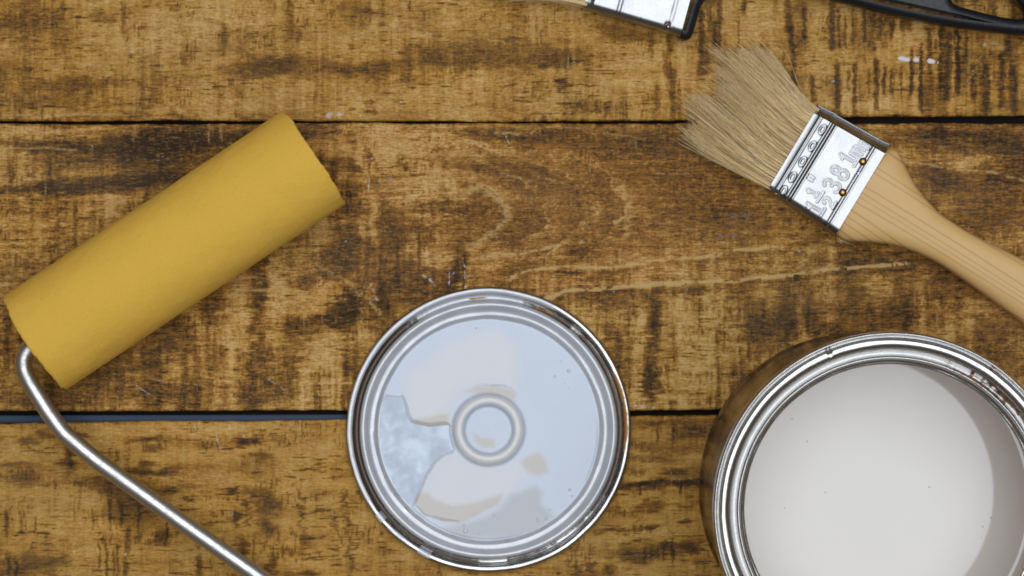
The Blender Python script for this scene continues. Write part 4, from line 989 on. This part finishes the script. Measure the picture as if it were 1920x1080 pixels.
def build_brush_wood():
    T = .0132
    o, a, loc = frame_of((1567, 440), (1671, 269), -31.2, T)
    root = thing('paint_brush', 'paint brush with splayed tan bristles, embossed metal band and pale wooden handle', 'paint brush', (o.x, o.y, 0), (0, 0, a), 'paint brushes')
    wr = .0197; wf = .0187; L = .0302
    def loc2(p): return np.array(loc(*p))
    # glyph placement: cell origin in the text frame (x = +v, y = -u)
    GL = []
    def glyph(ch, cx, cy, h, w, r0):
        u, v = loc(cx, cy)
        for strk in GLYPH[ch]:
            GL.append(([(u + (.5 - y) * h, v + (x - .5) * w) for x, y in strk], r0))
    glyph('1', 1528, 389, .0066, .0040, .00048)
    glyph('1', 1523, 360, .0040, .0026, .00036)
    glyph('"', 1527, 337, .0044, .0030, .00026)
    glyph('2', 1554, 379, .0044, .0032, .00036)
    glyph('3', 1560, 347, .0064, .0042, .00042)
    glyph('8', 1574, 323, .0066, .0044, .00042)
    glyph('.', 1594, 315, .0066, .0010, .00030)
    glyph('1', 1590, 297, .0066, .0036, .00042)
    glyph('m', 1603, 282, .0058, .0036, .00036)
    glyph('m', 1620, 263, .0058, .0036, .00034)
    b0 = loc(1529, 376); b1 = loc(1546, 364)
    GL.append(([loc(1532, 378), loc(1544, 360)], .00030))
    uA = np.mean([loc(1542, 212)[0], loc(1450, 365)[0]]); uB = np.mean([loc(1571, 220)[0], loc(1480, 372)[0]]); uC = np.mean([loc(1642, 267)[0], loc(1553, 420)[0]])
    ovals = [loc(1542, 243), loc(1523, 274), loc(1505, 303), loc(1486, 332), loc(1469, 358)]
    def relief(U, V):
        h = np.zeros(U.shape)
        h += .00030 * np.exp(-((U - uB) / .00050) ** 2) - .00018 * np.exp(-((U - uB - .0011) / .00045) ** 2) - .00018 * np.exp(-((U - uB + .0011) / .00045) ** 2)
        h += .00020 * np.exp(-((U - uA) / .00042) ** 2) - .0001 * np.exp(-((U - uA - .0007) / .0004) ** 2)
        h += -.00025 * np.exp(-((U - uC) / .0006) ** 2) + .0001 * np.exp(-((U - uC - .0009) / .0004) ** 2)
        for (ou, ov) in ovals:
            dd = np.hypot((U - ou) / .0009, (V - ov) / .0017)
            h += .00022 * np.exp(-((dd - 1) / .40) ** 2)
        d_all = np.full(U.shape, 1.0)
        for pts, r0 in GL:
            us = [p[0] for p in pts]; vs = [p[1] for p in pts]
            m = (U > min(us) - .0015) & (U < max(us) + .0015) & (V > min(vs) - .0015) & (V < max(vs) + .0015)
            if not m.any(): continue
            d, _ = seg_dist(U[m], V[m], pts)
            d_all[m] = np.minimum(d_all[m], d - r0)
        h += .00013 * np.exp(-(d_all / .00028) ** 2)
        return h
    V, nu, nv = ferrule_mesh(L, wf, wr, T, relief, True)
    fer = link('ferrule', mesh_np('ferrule', V.reshape(-1, 3), grid_quads(nu, nv, flip=True)), NICKEL, root)
    for px, py in ((1618, 303), (1580, 361)):
        u, v = loc(px, py); nail(fer, u, v, T + .0001, .00150, BRASS)
    u, v = loc(1456, 363); nail(fer, u, v, T - .0016, .00065, BRASS)
    # handle
    up = [(1600, 235), (1672, 272), (1684, 282), (1696, 311), (1718, 352), (1757, 397), (1806, 430), (1859, 458), (1920, 487), (1990, 524), (2060, 566), (2130, 616), (2190, 664), (2240, 712), (2262, 742), (2268, 760)]
    lo = [(1500, 400), (1567, 441), (1582, 453), (1630, 454), (1676, 460), (1718, 474), (1757, 493), (1806, 526), (1859, 564), (1920, 610), (1985, 654), (2050, 700), (2115, 745), (2175, 782), (2225, 802), (2250, 800)]
    U1 = np.array([loc(x, y, .007) for x, y in up]); L1 = np.array([loc(x, y, .004) for x, y in lo])
    us = np.linspace(-.006, min(U1[-1, 0], L1[-1, 0]), 60)
    hi = np.interp(us, U1[:, 0], U1[:, 1]); lw = np.interp(us, L1[:, 0], L1[:, 1])
    inside = us < .0004
    hi = np.where(inside, np.minimum(hi, wr - .0036), hi); lw = np.where(inside, np.maximum(lw, -wr + .0008), lw)
    ht = np.interp(us, [-.006, 0, .004, .02, .05, .10, us[-1]], [.0052, .0055, .0060, .0062, .0062, .0068, .0035])
    zz = np.interp(us, [-.006, 0, .02, .1], [.0064, .0066, .0066, .0070])
    m = Mat('pale_pine_handle')
    n1 = m.noise(m.map((7, 200, 60)), 1, 3, .5, .3)
    gl = m.noise(m.map((3.5, 75, 8)), 1, 0, .4, .1)
    ring = m.math('FRACT', m.math('MULTIPLY', gl, 11.0))
    line = m.rng(m.math('ABSOLUTE', m.math('SUBTRACT', ring, .5)), 0, .16, 1, 0)
    fine = m.noise(m.map((60, 1600, 800)), 1, 3, .6)
    col = m.mix(n1, (.66, .415, .160), (.71, .46, .195))
    col = m.mix(m.math('MULTIPLY', line, .62), col, (.42, .20, .06))
    col = m.mix(m.rng(fine, .55, .8, 0, .22), col, (.48, .27, .11))
    m.set(Base_Color=col, Roughness=.42, Specular_IOR_Level=.35, Normal=m.bump(fine, .06, .0003))
    handle_loft([(us[i], lw[i], hi[i], ht[i], zz[i]) for i in range(len(us))], 0, m.m, 'handle', root, sides=64, expo=3.0)
    # a few wood splinters where the handle leaves the metal band
    rndS = random.Random(8)
    # bristles
    tipc = [(1264, 232, 0), (1268, 215, .08), (1276, 197, .16), (1300, 180, .28), (1320, 165, .40), (1330, 148, .50), (1335, 128, .60), (1350, 110, .70), (1368, 98, .80), (1385, 92, .88), (1412, 88, .95), (1440, 104, 1.0)]
    ta = np.array([t[2] for t in tipc]); tx = np.array([t[0] for t in tipc]); ty = np.array([t[1] for t in tipc])
    clumps = np.random.RandomState(5)
    nc = 46
    ca = np.sort(clumps.rand(nc)); cdx = clumps.randn(nc) * 12; cdy = clumps.randn(nc) * 9; cl = clumps.uniform(.80, 1.06, nc)
    f_lo = np.array(loc(1441, 358)); f_hi = np.array(loc(1534, 199))
    def rootf(i, rnd):
        s = rnd.rand() ** 1.0; b = rnd.rand()
        s2 = s
        p0 = f_lo + (f_hi - f_lo) * (.01 + .98 * s2)
        p0 = np.array([-L + .001, p0[1] if abs(p0[1]) < wf - .0008 else np.sign(p0[1]) * (wf - .0008)])
        k = np.argmin(np.abs(ca - (s + rnd.randn() * .03)))
        tgt = .58 * s + .42 * ca[k]
        q = rnd.rand()
        jf = .8 if s < .5 else .45
        X = np.interp(tgt, ta, tx) + cdx[k] * jf + rnd.randn() * 6; Y = np.interp(tgt, ta, ty) + cdy[k] * jf + rnd.randn() * 5
        ln = cl[k] * rnd.choice([1.02, 1, .96, .9, .82]) * rnd.uniform(.93, 1.03)
        if rnd.rand() < .04: X += rnd.randn() * 15; Y += rnd.randn() * 15; ln *= 1.03
        z0 = .0014 + .0104 * b
        zt = max(.0004, .0004 + .0085 * b + rnd.randn() * .0012)
        tip = np.array(loc(X, Y, zt))
        full = np.linalg.norm(tip - p0)
        tip = p0 + (tip - p0) * ln
        D1 = full * ln
        bend = .0
        p1 = p0 + np.array([-1, (s - .5) * .10]) * D1 * .38
        d = (tip - p0) / D1
        p2 = tip - (d * .75 + np.array([-.25, 0]) + rnd.randn(2) * .05) * D1 * .30
        zm = z0 + (zt - z0) * .4 + .0012 * rnd.rand()
        if s < .14: p2 = p2 + np.array([-.0015, -.0012])
        return ((*p0, z0), (*p1, max(.0005, z0 + rnd.randn() * .0006)), (*p2, max(.0005, zm)), (*tip, zt))
    strands('bristles', 4300, rootf, BRISTLE, root, rad=.000100, seg=10, seed=12)
    # splintery fibres at the lower corner of the handle
    def rf(i, rnd):
        u0, v0 = loc(1568 + rnd.uniform(0, 8), 447 + rnd.uniform(-3, 5), .003)
        e = loc(1575 + rnd.uniform(-4, 26), 455 + rnd.uniform(-2, 5), .002)
        return ((u0, v0, .003), (u0 * .7 + e[0] * .3, v0 * .7 + e[1] * .3, .0034), (u0 * .3 + e[0] * .7, v0 * .3 + e[1] * .7, .003), (e[0], e[1], .002 + rnd.rand() * .002))
    strands('wood_splinters', 16, rf, BRISTLE, root, rad=.00009, seg=6, seed=5)
build_brush_wood()

def build_brush_black():
    T = .0142
    W = .0310
    a = math.radians(-15.4)
    # rear lower corner of the top face is at (1278, 62)
    c0 = P(1276, 66, T)
    o = Vector((c0.x + math.cos(a + math.pi / 2) * W, c0.y + math.sin(a + math.pi / 2) * W, T))
    def loc(px, py, zz=T):
        w = P(px, py, zz); dx, dy = w.x - o.x, w.y - o.y
        return dx * math.cos(-a) - dy * math.sin(-a), dx * math.sin(-a) + dy * math.cos(-a)
    root = thing('paint_brush', 'paint brush cut off by the top edge, with plain metal band and black plastic handle', 'paint brush', (o.x, o.y, 0), (0, 0, a), 'paint brushes')
    L = -loc(1094, 14)[0]
    uA = loc(1113, 10)[0]; uB = loc(1160, 20)[0]; uC = loc(1262, 25)[0]
    def relief(U, V):
        h = np.zeros(U.shape)
        for u0, s in ((uA, .00014), (uB, .00018), (uC, .00014)):
            h += s * np.exp(-((U - u0) / .0006) ** 2) - s * .5 * np.exp(-((U - u0 - .0013) / .0005) ** 2) - s * .5 * np.exp(-((U - u0 + .0013) / .0005) ** 2)
        du, dv = loc(1253, 47)
        h -= .0006 * np.exp(-(((U - du) / .0012) ** 2 + ((V - dv) / .0012) ** 2))
        return h
    V, nu, nv = ferrule_mesh(L, W * .985, W, T, relief, False)
    fer = link('ferrule', mesh_np('ferrule', V.reshape(-1, 3), grid_quads(nu, nv, flip=True)), NICKEL, root)
    u, v = loc(1253, 50); nail(fer, u, v, T - .0004, .0010, DARKNAIL)
    # black handle: outline plate with a hanging hole, rounded edges
    m = Mat('black_satin_plastic')
    n1 = m.noise(m.map((900, 900, 900)), 1, 3)
    m.set(Base_Color=(.010, .0115, .015, 1), Roughness=m.rng(n1, .3, .7, .34, .46), Specular_IOR_Level=.35, Normal=m.bump(n1, .12, .0002))
    lower = [(1262, 62), (1279, 74), (1290, 74), (1298, 66), (1304, 48), (1309, 30), (1317, 8), (1335, -12), (1362, -26), (1410, -32), (1470, -24), (1559, -1), (1697, 33), (1803, 52), (1920, 66), (1985, 68), (2030, 58), (2052, 30), (2050, 2)]
    upper = [(1335, -195), (1350, -200), (1356, -190), (1357, -165), (1362, -140), (1380, -122), (1420, -108), (1480, -98), (1560, -85), (1697, -62), (1803, -52), (1920, -48), (1990, -42), (2035, -25)]
    outer = [loc(x, y, .010) for x, y in lower + upper[::-1]]
    hole = [loc(x, y, .010) for x, y in [(1783, -8), (1786, 4), (1796, 11), (1825, 19), (1856, 27), (1890, 34), (1916, 36), (1922, 26), (1914, 12), (1902, -2), (1880, -16), (1850, -24), (1815, -24), (1792, -18)]]
    # curve-based solid with a real hole
    cu = bpy.data.curves.new('handle', 'CURVE'); cu.dimensions = '2D'; cu.fill_mode = 'BOTH'
    for ring in (outer, hole):
        cc = [tuple(p) for p in ring]
        sp = cu.splines.new('POLY'); 
        loop = catmull(cc + [cc[0]], 4)[:-1]
        sp.points.add(len(loop) - 1)
        for p, q in zip(sp.points, loop): p.co = (q[0], q[1], 0, 1)
        sp.use_cyclic_u = True
    cu.extrude = .0022; cu.bevel_depth = .0030; cu.bevel_resolution = 5; cu.offset = -.0030
    tmp = bpy.data.objects.new('tmp', cu); C.objects.link(tmp)
    dg = bpy.context.evaluated_depsgraph_get()
    me = bpy.data.meshes.new_from_object(tmp.evaluated_get(dg)); me.name = 'handle'
    bpy.data.objects.remove(tmp); 
    h = link('handle', me, m.m, root)
    h.location.z = .0073
    ed = h.modifiers.new('edges', 'EDGE_SPLIT'); ed.split_angle = math.radians(50)
    fr = loc(1093, 18)
    nb = -L
    def rootf(i, rnd):
        s = rnd.rand(); b = rnd.rand()
        v0 = (-1 + 2 * s) * (W * .985 - .0009)
        if rnd.rand() < .35: v0 = -(W * .985 - .0009) + abs(rnd.randn()) * .003
        z0 = .0014 + .0118 * b; ln = rnd.uniform(.034, .046) if rnd.rand() < .8 else rnd.uniform(.026, .042)
        c = .75 - abs(v0) / W * .25
        vt = v0 * (.99 + .05 * rnd.randn() * .3) + .0016 * (1 if v0 < 0 else -1) * 0 + rnd.randn() * .0008
        vt += v0 * .17
        zt = max(.0004, .001 + .007 * b)
        return ((nb + .001, v0, z0), (nb - ln * .35, v0 * 1.01, z0), (nb - ln * .7, (v0 + vt) / 2, (z0 + zt) / 2), (nb - ln, vt, zt))
    strands('bristles', 4200, rootf, BRISTLE, root, rad=.000105, seg=7, seed=22)
build_brush_black()

# ------------------------------------------------------------------ dried paint marks on the top plank
def smears():
    m = Mat('dried_white_paint'); n = m.noise(m.map((500, 500, 500)), 1, 3)
    m.set(Base_Color=m.mix(n, (.62, .60, .58), (.74, .73, .72)), Roughness=.45)
    plank1 = PLANKS[1]
    for lst in ([(1683, 109), (1692, 110), (1700, 112), (1707, 112)], [(1712, 111), (1718, 112), (1724, 112)], [(1738, 113), (1746, 115), (1754, 116)], [(1757, 117), (1760, 118)]):
        w = 4.6 if len(lst) > 2 else 2.6
        pts = catmull([(*P(x, y)[:2],) for x, y in lst], 5); n_ = len(pts)
        us = np.linspace(0, 1, n_); rad = w * S * np.sqrt(np.clip(1 - (2 * us - 1) ** 4, .04, 1)) * (.8 + .4 * fbm(us * 5, us * 0, 601, 2))
        T_ = np.gradient(pts, axis=0); T_ /= np.linalg.norm(T_, axis=1)[:, None]; N_ = np.stack([-T_[:, 1], T_[:, 0]], -1)
        cs = np.linspace(-1, 1, 11)
        V = np.zeros((n_, 11, 3))
        for j, c in enumerate(cs):
            V[:, j, :2] = pts + N_ * (rad * c)[:, None]; V[:, j, 2] = -.0001 + .0006 * math.sqrt(max(0, 1 - c * c)) * (rad / rad.max())
        link('paint_smear', mesh_np('paint_smear', V.reshape(-1, 3), grid_quads(n_, 11, flip=True)), m.m, plank1)
smears()
